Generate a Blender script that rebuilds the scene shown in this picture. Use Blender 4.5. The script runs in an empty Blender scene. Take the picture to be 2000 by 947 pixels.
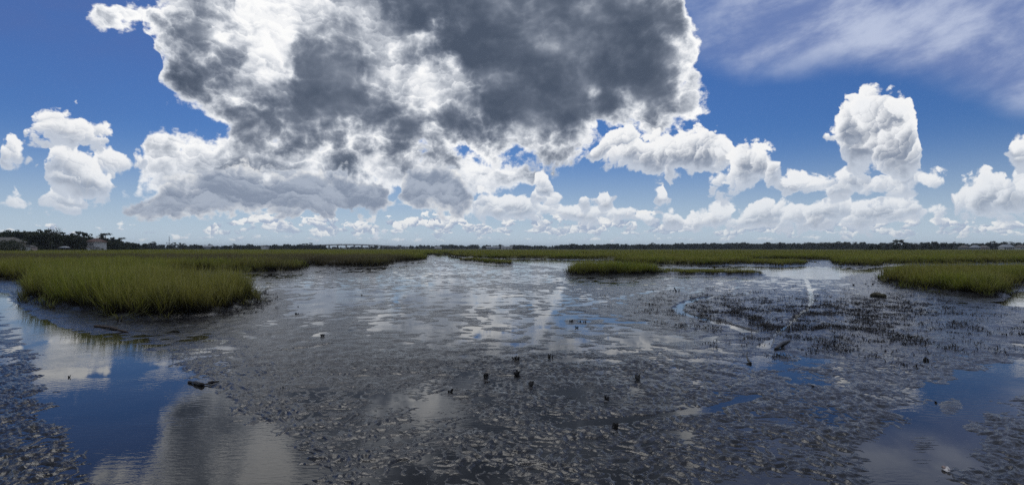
import bpy, bmesh, math, random
import numpy as np
from mathutils import Vector, Matrix, Euler

scene = bpy.context.scene
COL = scene.collection
rng = np.random.default_rng(7)
random.seed(7)

# ---------------------------------------------------------------- camera
EYE = 2.6                      # height of the eye above the water, metres (a low landing)
FOC = 1150.0                   # focal length in pixels of the 2000 px wide photograph
HORIZON = 485.0                # row of the horizon in the photograph
cam_data = bpy.data.cameras.new('camera')
cam_data.sensor_fit = 'HORIZONTAL'
cam_data.sensor_width = 36.0
cam_data.lens = 36.0 * FOC / 2000.0
cam_data.shift_y = (HORIZON - 473.5) / 2000.0
cam_data.clip_start = 0.1
cam_data.clip_end = 30000.0
camera = bpy.data.objects.new('camera', cam_data)
camera.location = (0.0, 0.0, EYE)
camera.rotation_euler = (math.radians(90), 0, 0)
COL.objects.link(camera)
scene.camera = camera

scene.view_settings.view_transform = 'Standard'
scene.view_settings.look = 'None'
scene.view_settings.exposure = 0.0
scene.view_settings.gamma = 1.0
scene.view_settings.use_curve_mapping = False
scene.cycles.use_denoising = False
scene.cycles.max_bounces = 6
scene.cycles.diffuse_bounces = 3
scene.cycles.glossy_bounces = 3
scene.cycles.transmission_bounces = 4
scene.cycles.transparent_max_bounces = 6
scene.cycles.volume_bounces = 0
scene.cycles.sample_clamp_indirect = 4.0

# ---------------------------------------------------------------- sun
SUN_AZ = math.radians(-14.0)    # from straight ahead (+Y), towards +X
SUN_EL = math.radians(56.0)
sun_vec = Vector((math.sin(SUN_AZ) * math.cos(SUN_EL), math.cos(SUN_AZ) * math.cos(SUN_EL), math.sin(SUN_EL)))
sun_data = bpy.data.lights.new('sun', 'SUN')
sun_data.energy = 0.9
sun_data.angle = math.radians(28.0)       # veiled by the cloud in front of it
sun_data.color = (1.0, 0.97, 0.92)
sun = bpy.data.objects.new('sun', sun_data)
sun.rotation_euler = (-sun_vec).to_track_quat('-Z', 'Y').to_euler()
sun.location = (0, 0, 60)
COL.objects.link(sun)
# ---------------------------------------------------------------- sky: Nishita sky with procedural clouds by direction
world = bpy.data.worlds.new('World')
scene.world = world
world.use_nodes = True
WT = world.node_tree
WT.nodes.clear()


class S:
    """A node socket with arithmetic, so that the cloud fields can be written as formulas."""
    def __init__(self, sock): self.s = sock
    def __add__(a, b): return mth('ADD', a, b)
    def __radd__(a, b): return mth('ADD', b, a)
    def __sub__(a, b): return mth('SUBTRACT', a, b)
    def __rsub__(a, b): return mth('SUBTRACT', b, a)
    def __mul__(a, b): return mth('MULTIPLY', a, b)
    def __rmul__(a, b): return mth('MULTIPLY', b, a)
    def __truediv__(a, b): return mth('DIVIDE', a, b)
    def __neg__(a): return mth('MULTIPLY', a, -1.0)


def put(inp, v):
    if isinstance(v, S): WT.links.new(v.s, inp)
    else: inp.default_value = v


def mth(op, *args, clamp=False):
    n = WT.nodes.new('ShaderNodeMath'); n.operation = op; n.use_clamp = clamp
    for i, a in enumerate(args): put(n.inputs[i], a)
    return S(n.outputs[0])


def vmax(a, b): return mth('MAXIMUM', a, b)
def vmin(a, b): return mth('MINIMUM', a, b)
def smax(a, b, k): return mth('SMOOTH_MAX', a, b, k)


def sstep(e0, e1, x):
    n = WT.nodes.new('ShaderNodeMapRange'); n.interpolation_type = 'SMOOTHSTEP'
    put(n.inputs[0], x); put(n.inputs[1], e0); put(n.inputs[2], e1)
    n.inputs[3].default_value = 0.0; n.inputs[4].default_value = 1.0
    return S(n.outputs[0])


def vec(x, y, z=0.0):
    n = WT.nodes.new('ShaderNodeCombineXYZ')
    put(n.inputs[0], x); put(n.inputs[1], y); put(n.inputs[2], z)
    return S(n.outputs[0])


def noise(v, scale, detail=6.0, rough=0.55, dist=0.0, lac=2.0):
    n = WT.nodes.new('ShaderNodeTexNoise'); n.noise_dimensions = '2D'; n.normalize = True
    put(n.inputs['Vector'], v)
    for k, x in (('Scale', scale), ('Detail', detail), ('Roughness', rough), ('Distortion', dist), ('Lacunarity', lac)):
        n.inputs[k].default_value = x
    return S(n.outputs['Fac']), S(n.outputs['Color'])


def puffs(v, scale, detail=4.0, rough=0.5):
    n = WT.nodes.new('ShaderNodeTexVoronoi'); n.voronoi_dimensions = '2D'; n.feature = 'F1'; n.normalize = True
    put(n.inputs['Vector'], v)
    n.inputs['Scale'].default_value = scale; n.inputs['Detail'].default_value = detail
    n.inputs['Roughness'].default_value = rough; n.inputs['Lacunarity'].default_value = 2.1
    return S(n.outputs['Distance'])


def mixc(f, a, b):
    n = WT.nodes.new('ShaderNodeMix'); n.data_type = 'RGBA'; n.clamp_factor = True
    put(n.inputs[0], f)
    for i, c in ((6, a), (7, b)):
        if isinstance(c, S): WT.links.new(c.s, n.inputs[i])
        else: n.inputs[i].default_value = (*c, 1.0)
    return S(n.outputs[2])


def vop(op, a, b):
    n = WT.nodes.new('ShaderNodeVectorMath'); n.operation = op
    for i, x in enumerate((a, b)):
        if isinstance(x, S): WT.links.new(x.s, n.inputs[i])
        elif op == 'SCALE' and i == 1: pass
        else: n.inputs[i].default_value = x
    if op == 'SCALE': put(n.inputs[3], b)
    return S(n.outputs[1] if op in ('LENGTH', 'DOT_PRODUCT', 'DISTANCE') else n.outputs[0])


def split(v):
    n = WT.nodes.new('ShaderNodeSeparateXYZ'); put(n.inputs[0], v)
    return S(n.outputs[0]), S(n.outputs[1]), S(n.outputs[2])


def sky_uv(px, py):
    u = math.atan((px - 1000.0) / FOC)
    return u, (HORIZON - py) / FOC * math.cos(u)


tc = WT.nodes.new('ShaderNodeTexCoord')
DX, DY, DZ = split(S(tc.outputs['Generated']))
U = mth('ARCTAN2', DX, DY)
HYP = mth('SQRT', DX * DX + DY * DY + 1e-6)
V = DZ / HYP

sky = WT.nodes.new('ShaderNodeTexSky')
sky.sky_type = 'NISHITA'
sky.sun_disc = False
sky.sun_elevation = SUN_EL
sky.sun_rotation = SUN_AZ
sky.altitude = 0.0
sky.air_density = 1.0
sky.dust_density = 0.4
sky.ozone_density = 2.0
COLOR = vop('MULTIPLY', S(sky.outputs[0]), (0.20, 0.355, 0.63))
GAIN = 10.0                                    # the Background runs at strength 0.1


def g(r, gg, b):                               # an sRGB triple (0..255) as linear light x GAIN
    f = lambda c: ((c / 255.0 + 0.055) / 1.055) ** 2.4 if c > 10 else c / 255.0 / 12.92
    return (GAIN * f(r), GAIN * f(gg), GAIN * f(b))



su, sv = SUN_AZ, math.tan(SUN_EL)
ULO, UHI, VTOP = -0.80, 0.80, 0.60


def profile_row(clouds):
    """Cloud silhouettes of one row as curves over azimuth: top, base and distance to the cloud's side.
    Each cloud is [weight, (px, top, base), ...] in rows and columns of the view, kept as directions."""
    n = 256
    us = np.linspace(ULO, UHI, n)
    px = 1000.0 + FOC * np.tan(us)
    top = np.full(n, np.nan); base = np.full(n, np.nan); side = np.full(n, np.nan)
    thick = np.full(n, -9.0)
    for c in clouds:
        xs = [p[0] for p in c[1:]]
        t = np.interp(px, xs, [p[1] for p in c[1:]])
        b = np.interp(px, xs, [p[2] for p in c[1:]])
        m = (px >= xs[0]) & (px <= xs[-1]) & ((b - t) > thick)
        top[m] = t[m]; base[m] = b[m]; thick[m] = (b - t)[m]
        e0, e1 = (math.atan((x - 1000.0) / FOC) for x in (xs[0], xs[-1]))
        side[m] = np.minimum(us - e0, e1 - us)[m]
    cs = np.cos(us)
    top = (HORIZON - top) / FOC * cs; base = (HORIZON - base) / FOC * cs
    inside = ~np.isnan(top)
    idx = np.arange(n)
    mid = (top + base) / 2
    near = np.array([idx[inside][np.argmin(abs(idx[inside] - i))] for i in idx])
    gap = np.abs(idx - near) * (us[1] - us[0])
    top = np.where(inside, top, mid[near] - gap); base = np.where(inside, base, mid[near] + gap)
    side = np.where(inside, side, -gap)
    node = WT.nodes.new('ShaderNodeRGBCurve')
    mp = node.mapping
    mp.use_clip = False
    for ch, arr in ((0, top), (1, base), (2, side + 0.012)):
        cu = mp.curves[ch]
        arr = np.clip(arr + 0.30, 0.0, 1.0)
        step = 1
        keep = [0] + [i for i in range(1, n - 1) if abs(arr[i + 1] - 2 * arr[i] + arr[i - 1]) > 2e-4] + [n - 1]
        for q, i in enumerate(keep):
            x = i / (n - 1)
            if q == 0: cu.points[0].location = (x, arr[i]); p = cu.points[0]
            elif q == len(keep) - 1: p = cu.points[len(cu.points) - 1]; p.location = (x, arr[i])
            else: p = cu.points.new(x, arr[i])
        for p in cu.points: p.handle_type = 'VECTOR'
    mp.update()
    return node


def row_field(node, u, v, first):
    """Distance-like field of a row (positive inside); the first use takes the node, later uses a copy."""
    if not first:
        c = WT.nodes.new('ShaderNodeRGBCurve')
        c.mapping.use_clip = False
        for ch in range(3):
            src, dst = node.mapping.curves[ch], c.mapping.curves[ch]
            pts = [tuple(p.location) for p in src.points]
            dst.points[0].location = pts[0]; dst.points[1].location = pts[-1]
            for p in pts[1:-1]: dst.points.new(*p)
            for p in dst.points: p.handle_type = 'VECTOR'
        c.mapping.update()
        node = c
    t = (u - ULO) * (1.0 / (UHI - ULO))
    put(node.inputs['Color'], vec(t, t, t))
    r, gg, b = split(S(node.outputs[0]))
    v3 = v + 0.30; up = v3 - gg
    return vmin(vmin(r - v3, up), b - 0.30), up / vmax(r - gg, 0.012)


def over(color, layer, alpha): return mixc(alpha, color, layer)


def cells(x, y, scale, lx, ly, soft=0.0):
    """Round billows: how deep inside its billow a direction lies, and how much that side of the billow faces the sun."""
    n = WT.nodes.new('ShaderNodeTexVoronoi'); n.voronoi_dimensions = '2D'; n.feature = 'SMOOTH_F1' if soft else 'F1'
    if soft: n.inputs['Smoothness'].default_value = soft
    put(n.inputs['Vector'], vec(x, y)); n.inputs['Scale'].default_value = scale; n.inputs['Randomness'].default_value = 1.0
    cx, cy, _z = split(S(n.outputs['Position']))
    return 0.42 - S(n.outputs['Distance']), ((x - cx) * lx + (y - cy) * ly) * (1.6 * scale)


# pale air over the horizon
COLOR = over(COLOR, g(198, 214, 228), mth('POWER', sstep(0.22, -0.02, V), 1.7) * 0.93)

# thin high veil, upper right and a trace upper left
veil_p = vec(U * 2.2 + V * 1.2, V * 5.0 - U * 1.6, 3.1)
vn, _ = noise(veil_p, 2.4, 7.0, 0.60, 0.12)
lowc, lowcol = noise(vec(U + 9.4, V * 1.3 + 3.3), 6.0, 4.0, 0.6)
low2, low3, low4 = split(lowcol)
edge = 0.262 - (U - 0.40) * 0.05 - mth('POWER', vmax(U - 0.47, 0.0), 2.0) * 1.26 + vmax(0.36 - U, 0.0) * 0.25
vmask = sstep(-0.012, 0.05, V - edge + (low2 - 0.5) * 0.05) * sstep(0.16, 0.46, U + (low3 - 0.5) * 0.2)
vmask_l = sstep(0.10, 0.40, V) * sstep(-0.24, -0.70, U) * 0.85
veil_a = vmax(vmask * (0.62 + sstep(0.30, 0.74, vn) * 0.30), vmask_l * (0.35 + 0.5 * sstep(0.3, 0.8, vn)))
COLOR = over(COLOR, mixc(sstep(0.3, 0.7, vn) * sstep(-0.3, 0.3, U), mixc(sstep(-0.3, 0.3, U), g(88, 108, 164), g(128, 144, 188)), g(190, 200, 224)), veil_a)

# shared detail: warp, fine break-up, billows at three sizes
_, wc = noise(vec(U, V), 7.0, 3.0, 0.5)
WX, WY, _z = split(vop('SUBTRACT', wc, (0.5, 0.5, 0.5)))
NF = noise(vec(U + WX * 0.02 + 4.4, V * 1.1 + WY * 0.02), 21.0, 6.5, 0.58)[0] - 0.5
lu, lv = su - U, sv * 0.55 - V
ll = mth('SQRT', lu * lu + lv * lv + 1e-5)
lu, lv = lu / ll, lv / ll
NF_, nfc = noise(vec(U + 1.3, V * 1.1 + 8.8), 34.0, 4.0, 0.6)
nx, ny, _z = split(nfc)
bx, by = U + WX * 0.07 + (nx - 0.5) * 0.030, V * 1.15 + WY * 0.07 + (ny - 0.5) * 0.030
P1, L1 = cells(bx, by, 15.0, lu, lv, 0.30)
P2, L2 = cells(bx + 3.1, by, 34.0, lu, lv, 0.22)
P3, L3 = cells(bx + 7.7, by, 78.0, lu, lv)
PF = P1 * 0.45 + P2 * 0.40 + P3 * 0.20
LB = L1 * 0.50 + L2 * 0.42 + L3 * 0.24
AER = sstep(0.17, 0.03, V)                     # aerial perspective on low clouds

# banks of small far cumulus above the horizon
def bank(seed, n, base, jitter, w0, w1, aspect, x_lo, dens):
    r = random.Random(seed); out = []
    for _ in range(n):
        x = r.uniform(-900, 2900)
        if x < x_lo and r.random() > dens: continue
        w = r.uniform(w0, w1); h = w * aspect * r.uniform(.6, 1.3); b = base + r.uniform(-jitter, jitter)
        k = [0, .25, .6, .9, 1.0, .8, .5, 0]; r.shuffle(k[2:6]) if False else None
        out.append([0.0] + [(x + w * (q / 7 - .5), b - h * (k[q] * r.uniform(.7, 1.1)) - 1, b) for q in range(8)])
    return out


BANK_A = profile_row(bank(3, 300, 470, 3, 50, 130, .085, 330, .25))
BANK_B = profile_row(bank(8, 230, 460, 4, 70, 190, .13, 380, .15))
BANK_C = profile_row(bank(15, 110, 447, 6, 80, 220, .15, 420, .08))
NFH = noise(vec(U + WX * 0.01, V * 1.8 + WY * 0.01, 2.2), 30.0, 5.0, 0.6)[0] - 0.5
for nd, am, al in ((BANK_A, .020, .7), (BANK_B, .034, .85), (BANK_C, .052, .92)):
    f, rise = row_field(nd, U + WX * 0.02, V + WY * 0.006, True)
    d = vmin(f, 0.010) - 0.002 + (NFH * 1.2 + PF * 0.30) * am
    lt = sstep(0.05, 0.95, rise + NFH * 2.0 + L3 * 0.5 + L2 * 0.25)
    c_ = mixc(lt, g(158, 173, 198), g(246, 246, 245))
    COLOR = over(COLOR, mixc(sstep(0.06, 0.0, V) * 0.45, c_, g(205, 217, 228)), sstep(0.0, 0.004, d) * al)

BIGBACK = profile_row([
    [0.25, (178, 70, 80), (205, 10, 78), (240, -40, 70), (262, -60, 66), (290, -70, 30), (300, -80, 0)],
    [0.45, (292, -150, 60), (300, -300, 165), (330, -300, 190), (370, -300, 208), (400, -300, 250), (440, -300, 300), (560, -300, 340), (700, -300, 345),
     (900, -300, 335), (1000, -300, 330), (1110, -300, 318), (1150, -300, 290), (1160, -300, 240), (1180, -300, 262), (1225, -300, 300),
     (1240, -300, 284), (1290, -60, 284), (1330, 40, 280), (1352, 120, 276), (1392, 178, 266), (1422, 208, 240)],
])
LOWBACK = profile_row([
    [0.35, (275, 345, 358), (300, 300, 366), (330, 280, 372), (380, 262, 380), (430, 250, 390), (520, 250, 395), (700, 290, 395), (880, 300, 390), (1000, 320, 372), (1030, 345, 360)],
])
LOWGREY = profile_row([
    [0.55, (232, 403, 412), (280, 392, 414), (330, 368, 418), (400, 355, 418), (470, 335, 417), (560, 335, 417), (680, 348, 416), (750, 365, 414), (770, 395, 405)],
    [0.55, (780, 380, 398), (810, 340, 410), (850, 328, 414), (900, 345, 412), (925, 380, 402)],
])
CUM_A = profile_row([
    [0.0, (46, 250, 258), (75, 230, 268), (110, 220, 272), (150, 224, 274), (190, 236, 275), (216, 256, 268)],
    [0.0, (1602, 262, 270), (1615, 258, 280), (1632, 258, 290), (1644, 215, 305), (1656, 180, 330), (1670, 186, 340), (1690, 170, 345), (1715, 163, 345), (1745, 166, 345), (1765, 180, 345), (1785, 205, 345), (1800, 250, 345), (1806, 300, 345)],
    [0.0, (1385, 352, 366), (1410, 340, 369), (1440, 310, 370), (1450, 285, 370), (1480, 280, 369), (1500, 300, 364), (1520, 318, 345)],
    [0.0, (1978, 290, 305), (1990, 280, 322), (2030, 260, 340), (2100, 250, 350)],
    [0.0, (1128, 382, 396), (1136, 370, 398), (1150, 370, 398), (1160, 385, 396)],
    [0.0, (1166, 390, 402), (1172, 377, 403), (1188, 377, 403), (1200, 390, 400)],
    [0.0, (1205, 373, 377), (1215, 367, 378), (1230, 373, 377)],
    [0.0, (1278, 394, 401), (1290, 386, 402), (1304, 392, 400)],
])
CUM_B = profile_row([
    [0.0, (0, 275, 320), (18, 271, 320), (38, 292, 319), (50, 310, 317)],
    [0.0, (94, 324, 344), (104, 296, 354), (125, 288, 366), (150, 292, 374), (165, 310, 377), (200, 335, 378), (224, 356, 374)],
    [0.1, (1150, 300, 318), (1180, 262, 330), (1230, 255, 332), (1262, 285, 338), (1275, 270, 342), (1310, 272, 346), (1350, 258, 346), (1400, 252, 345), (1430, 268, 336), (1442, 292, 310)],
    [0.1, (1525, 364, 374), (1555, 352, 378), (1600, 355, 384), (1640, 332, 386), (1700, 330, 378), (1780, 320, 376), (1820, 340, 372), (1850, 356, 366)],
    [0.05, (1854, 405, 418), (1870, 378, 420), (1905, 370, 420), (1915, 335, 420), (1945, 340, 420), (1970, 352, 420), (2000, 325, 420), (2100, 300, 420)],
    [0.0, (1038, 375, 396), (1046, 345, 400), (1062, 342, 402), (1080, 358, 402), (1095, 372, 398)],
])
CUM_C = profile_row([
    [0.0, (176, 312, 318), (190, 296, 332), (215, 290, 338), (250, 300, 338), (270, 302, 332), (284, 310, 320)],
    [0.15, (0, 384, 412), (30, 378, 414), (60, 385, 415), (80, 378, 414), (120, 372, 414), (150, 376, 414), (166, 388, 404)],
    [0.05, (925, 392, 416), (940, 374, 418), (965, 380, 420), (990, 378, 422), (1020, 390, 422), (1060, 395, 424), (1100, 400, 424), (1150, 405, 424), (1230, 415, 426), (1270, 432, 440)],
    [0.0, (1290, 428, 436), (1305, 414, 442), (1340, 430, 444), (1365, 420, 442), (1400, 408, 440), (1450, 418, 440), (1465, 402, 442), (1490, 388, 444), (1510, 400, 446), (1540, 398, 446), (1580, 396, 446), (1600, 390, 446), (1680, 384, 440), (1760, 380, 430), (1830, 386, 420), (1845, 398, 412)],
])
FRONT_A = profile_row([
    [0.8, (428, 240, 278), (450, 190, 290), (520, 175, 295), (560, 130, 298), (585, 60, 300), (620, 40, 300), (650, 36, 296), (690, 70, 290), (712, 120, 282), (726, 170, 275),
     (760, 165, 298), (800, 200, 300), (850, 190, 302), (890, 186, 304), (920, 196, 302), (945, 240, 296), (962, 270, 288)],
])
FRONT_B = profile_row([
    [0.8, (690, -300, -60), (730, -300, 50), (780, -300, 96), (860, -300, 105), (905, -300, 160), (940, -300, 240), (965, -300, 315), (1040, -300, 328), (1110, -300, 318), (1136, -300, 280), (1150, -300, 228),
     (1190, -300, 262), (1230, -300, 272), (1240, -300, 268), (1290, -40, 250), (1325, 60, 210), (1348, 125, 180)],
])

SMALLDARK = profile_row([
    [0.7, (420, 315, 330), (450, 306, 344), (520, 304, 350), (570, 318, 356), (582, 335, 350)],
    [0.75, (636, 318, 334), (660, 306, 352), (700, 310, 362), (735, 330, 364), (742, 345, 352)],
    [0.75, (800, 290, 310), (850, 286, 330), (900, 290, 338), (930, 305, 325)],
])
GREY = profile_row([
    [0.35, (296, -200, 90), (310, -300, 150), (350, -300, 185), (400, -300, 215), (430, -300, 215), (455, -260, 190), (475, 30, 160)],
])

# the big cloud: optical thickness from its outline and its near lumps, brightness from how much light gets through
relief = sstep(-0.55, 0.65, LB + NF * 0.9)
wu, wv = U + WX * 0.15, V + WY * 0.11
f, _r = row_field(BIGBACK, wu, wv, True)
f2, _r = row_field(LOWBACK, wu, wv, True)
f = smax(f, f2 + 0.022, 0.01)
d = vmin(f, 0.10) + NF * 0.15 + PF * 0.05
ba = sstep(0.0, 0.026, d)
def near_to(u0, v0, r1): return sstep(r1, 0.0, mth('SQRT', (U - u0) * (U - u0) + (V - v0) * (V - v0) + 1e-6))
glow = vmax(near_to(-0.41, 0.38, 0.21), near_to(-0.16, 0.29, 0.10))
fa_, _r = row_field(FRONT_A, U + WX * 0.09, V + WY * 0.08, True)
fb_, _r = row_field(FRONT_B, U + WX * 0.09, V + WY * 0.08, True)
fs_, _r = row_field(SMALLDARK, U + WX * 0.06, V + WY * 0.04, True)
fg_, _r = row_field(GREY, U + WX * 0.07, V + WY * 0.06, True)
big = 0.36 - puffs(vec(U + WX * 0.10 + 2.0, V * 1.2 + WY * 0.10), 9.5, 1.5, 0.45)
lumps = NF * 0.085 + PF * 0.060 + (low4 - 0.5) * 0.05 + big * 0.05
ta = sstep(-0.020, 0.072, fa_ + lumps * 1.1); tb = sstep(-0.024, 0.090, fb_ + lumps * 1.2 + (low2 - 0.5) * 0.07); tg = vmax(sstep(-0.01, 0.07, fg_ + lumps), sstep(-0.004, 0.030, fs_ + lumps * 0.45))
T = sstep(0.0, 0.11, d) * 0.40 + (lowc - 0.5) * 1.0 * sstep(0.02, 0.12, d) + NF * 0.34 + PF * 0.16 + big * 0.25 - glow * 0.34 + 0.02
T = vmax(vmin(T, 0.52), 0.0) * (1.0 - vmax(ta, tb) * 0.5)
T = T + vmax(vmax(ta * (0.52 + (low3 - 0.5) * 0.7 + big * 0.35 + NF * 0.12 + PF * 0.08), tb * (0.50 + (low3 - 0.5) * 0.9 + big * 0.75 + (lowc - 0.5) * 0.4 + NF * 0.14 + PF * 0.08)), tg * (0.40 + NF * 0.14))
ramp = WT.nodes.new('ShaderNodeValToRGB')
ramp.color_ramp.interpolation = 'B_SPLINE'
stops = [(0.0, (255, 255, 254)), (0.10, (246, 247, 249)), (0.24, (206, 211, 219)), (0.40, (158, 165, 177)), (0.56, (118, 127, 143)), (0.72, (95, 105, 122)), (0.92, (75, 86, 104))]
while len(ramp.color_ramp.elements) < len(stops): ramp.color_ramp.elements.new(0.5)
for e, (p, c) in zip(ramp.color_ramp.elements, stops):
    e.position = p; e.color = tuple(x / GAIN for x in g(*c)) + (1.0,)
put(ramp.inputs[0], T + (0.5 - relief) * (0.17 - vmax(ta, tb) * 0.12))
bcol = vop('SCALE', S(ramp.outputs[0]), GAIN)
bcol = mixc(AER * 0.5, bcol, g(176, 192, 214))
COLOR = over(COLOR, bcol, vmax(ba, sstep(0.15, 0.5, vmax(ta, tb))))

# low bluish grey masses under it
f, rise = row_field(LOWGREY, U + WX * 0.06, V + WY * 0.03, True)
d = vmin(f, 0.03) + NF * 0.070 + PF * 0.034 + 0.010
COLOR = over(COLOR, mixc(sstep(-0.004, 0.026, d + (low3 - 0.5) * 0.04), mixc(relief, g(206, 213, 224), g(244, 244, 243)), mixc(relief, g(134, 146, 166), g(168, 178, 194))), sstep(0.0, 0.010, d))

# separate cumulus, lit from the side
for nd, sc_ in ((CUM_C, 0.8), (CUM_B, 1.0), (CUM_A, 1.0)):
    f, rise = row_field(nd, U + WX * 0.026, V + WY * 0.022, True)
    d = vmin(f, 0.035) + NF * 0.045 * sc_ + PF * 0.060 * sc_ + 0.007
    ca = sstep(0.0, 0.008, d)
    lt = sstep(-0.55, 0.75, LB * 0.85 + NF * 0.5 + (rise - 0.45) * 1.5)
    dp = sstep(0.004, 0.045, d)
    ccol = mixc(lt, mixc(dp, g(196, 204, 217), g(132, 143, 162)), mixc(dp, g(248, 248, 248), g(240, 242, 245)))
    ccol = mixc(AER * 0.24, ccol, g(192, 207, 224))
    COLOR = over(COLOR, ccol, ca * (1.0 - 0.10 * AER))

# broken cloud over the rest of the sky (overhead and behind)
rp = vec(DX / (DZ + 0.25), DY / (DZ + 0.25), 2.0)
rn, _ = noise(rp, 1.5, 5.0, 0.55)
outside = vmax(sstep(0.66, 0.80, V), sstep(0.85, 1.15, mth('ABSOLUTE', U)))
ra = sstep(0.38, 0.52, rn) * outside * sstep(0.0, 0.08, V)
rcol = mixc(sstep(0.42, 0.58, rn), g(204, 214, 230), g(98, 108, 126))
COLOR = over(COLOR, rcol, ra)

bg = WT.nodes.new('ShaderNodeBackground')
bg.inputs['Strength'].default_value = 0.1
WT.links.new(COLOR.s, bg.inputs['Color'])
wo = WT.nodes.new('ShaderNodeOutputWorld')
WT.links.new(bg.outputs[0], wo.inputs['Surface'])
world.cycles.sampling_method = 'NONE'        # an even sky without a sun disc: plain path sampling is enough
# ---------------------------------------------------------------- helpers
def hash2(ix, iy, seed):
    n = (ix.astype(np.uint32) * np.uint32(374761393) + iy.astype(np.uint32) * np.uint32(668265263)
         + np.uint32((seed * 1013904223 + 12345) & 0xffffffff))
    n = (n ^ (n >> np.uint32(13))) * np.uint32(1274126177)
    n = (n ^ (n >> np.uint32(15))) * np.uint32(2246822519)
    return n ^ (n >> np.uint32(16))


GCOS = np.cos(np.arange(256) * (2 * math.pi / 256)).astype(np.float32)
GSIN = np.sin(np.arange(256) * (2 * math.pi / 256)).astype(np.float32)


def perlin(x, y, seed=0):
    x0 = np.floor(x); y0 = np.floor(y)
    fx = x - x0; fy = y - y0
    ix = x0.astype(np.int64); iy = y0.astype(np.int64)
    ux = fx * fx * fx * (fx * (fx * 6 - 15) + 10); uy = fy * fy * fy * (fy * (fy * 6 - 15) + 10)
    out = 0
    fx = fx.astype(np.float32); fy = fy.astype(np.float32); ux = ux.astype(np.float32); uy = uy.astype(np.float32)
    for dx in (0, 1):
        for dy in (0, 1):
            a = hash2(ix + dx, iy + dy, seed) >> np.uint32(24)
            v = GCOS[a] * (fx - dx) + GSIN[a] * (fy - dy)
            out = out + v * (ux if dx else 1 - ux) * (uy if dy else 1 - uy)
    return out * 1.5


def fbm(x, y, octaves, seed=0, gain=0.5):
    s = 0; a = 1.0; f = 1.0
    for k in range(octaves):
        s = s + a * perlin(x * f, y * f, seed + 17 * k); a *= gain; f *= 2.03
    return s


def smooth(e0, e1, x):
    t = np.clip((x - e0) / (e1 - e0), 0, 1)
    return t * t * (3 - 2 * t)


KH = EYE * FOC


def gp(px, py):
    """The point of the water level that the photograph shows at this column and row."""
    y = KH / (py - HORIZON)
    return ((px - 1000.0) / FOC * y, y)


def gpoly(pts): return np.array([gp(*p) for p in pts])


def poly_sd(P, X, Y):
    """Signed distance to a polygon, positive inside."""
    X = X.astype(np.float32); Y = Y.astype(np.float32)
    n = len(P); inside = np.zeros(X.shape, bool); dmin = np.full(X.shape, 1e18, np.float32)
    for i in range(n):
        ax, ay = P[i]; bx, by = P[(i + 1) % n]
        ex, ey = bx - ax, by - ay
        wx, wy = X - ax, Y - ay
        t = np.clip((wx * ex + wy * ey) / (ex * ex + ey * ey + 1e-12), 0, 1)
        dmin = np.minimum(dmin, (wx - ex * t) ** 2 + (wy - ey * t) ** 2)
        c = ((ay <= Y) != (by <= Y))
        if ey != 0: inside ^= c & (X < ax + ex * (Y - ay) / ey)
    d = np.sqrt(dmin)
    return np.where(inside, d, -d)


def line_dist(P, X, Y, W=None):
    """Distance to a polyline; with widths, distance minus the local half width."""
    X = X.astype(np.float32); Y = Y.astype(np.float32)
    best = np.full(X.shape, 1e18, np.float32)
    for i in range(len(P) - 1):
        ax, ay = P[i]; bx, by = P[i + 1]
        ex, ey = bx - ax, by - ay
        t = np.clip(((X - ax) * ex + (Y - ay) * ey) / (ex * ex + ey * ey + 1e-12), 0, 1)
        d = np.hypot(X - ax - ex * t, Y - ay - ey * t)
        if W is not None: d = d - (W[i] + (W[i + 1] - W[i]) * t)
        best = np.minimum(best, d)
    return best


def link(o, parent=None):
    COL.objects.link(o)
    if parent is not None: o.parent = parent
    return o


def mesh_obj(name, verts, faces, mat=None, parent=None, smooth_shade=False):
    me = bpy.data.meshes.new(name)
    me.from_pydata([tuple(v) for v in verts], [], [tuple(f) for f in faces])
    me.update()
    if smooth_shade: me.polygons.foreach_set('use_smooth', [True] * len(me.polygons))
    if mat is not None: me.materials.append(mat)
    return link(bpy.data.objects.new(name, me), parent)


def grid_mesh(name, X, Y, Z, keep, mat):
    """A smooth sheet from 2-D arrays; quads whose four corners are all outside `keep` are left out."""
    r, c = X.shape
    idx = np.arange(r * c).reshape(r, c)
    q = np.stack([idx[:-1, :-1], idx[:-1, 1:], idx[1:, 1:], idx[1:, :-1]], -1).reshape(-1, 4)
    if keep is not None:
        k = keep.ravel(); q = q[k[q].any(1)]
    used = np.unique(q); remap = np.full(r * c, -1); remap[used] = np.arange(len(used))
    co = np.stack([X.ravel(), Y.ravel(), Z.ravel()], -1)[used]
    q = remap[q]
    me = bpy.data.meshes.new(name)
    me.vertices.add(len(co)); me.vertices.foreach_set('co', co.astype(np.float32).ravel())
    me.loops.add(len(q) * 4); me.loops.foreach_set('vertex_index', q.astype(np.int32).ravel())
    me.polygons.add(len(q)); me.polygons.foreach_set('loop_start', (np.arange(len(q)) * 4).astype(np.int32))
    me.polygons.foreach_set('use_smooth', np.ones(len(q), bool))
    me.update(calc_edges=True)
    me.materials.append(mat)
    return link(bpy.data.objects.new(name, me))


def tag(o, label=None, cat=None, group=None, kind=None):
    if label: o['label'] = label
    if cat: o['category'] = cat
    if group: o['group'] = group
    if kind: o['kind'] = kind
    return o


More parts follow.
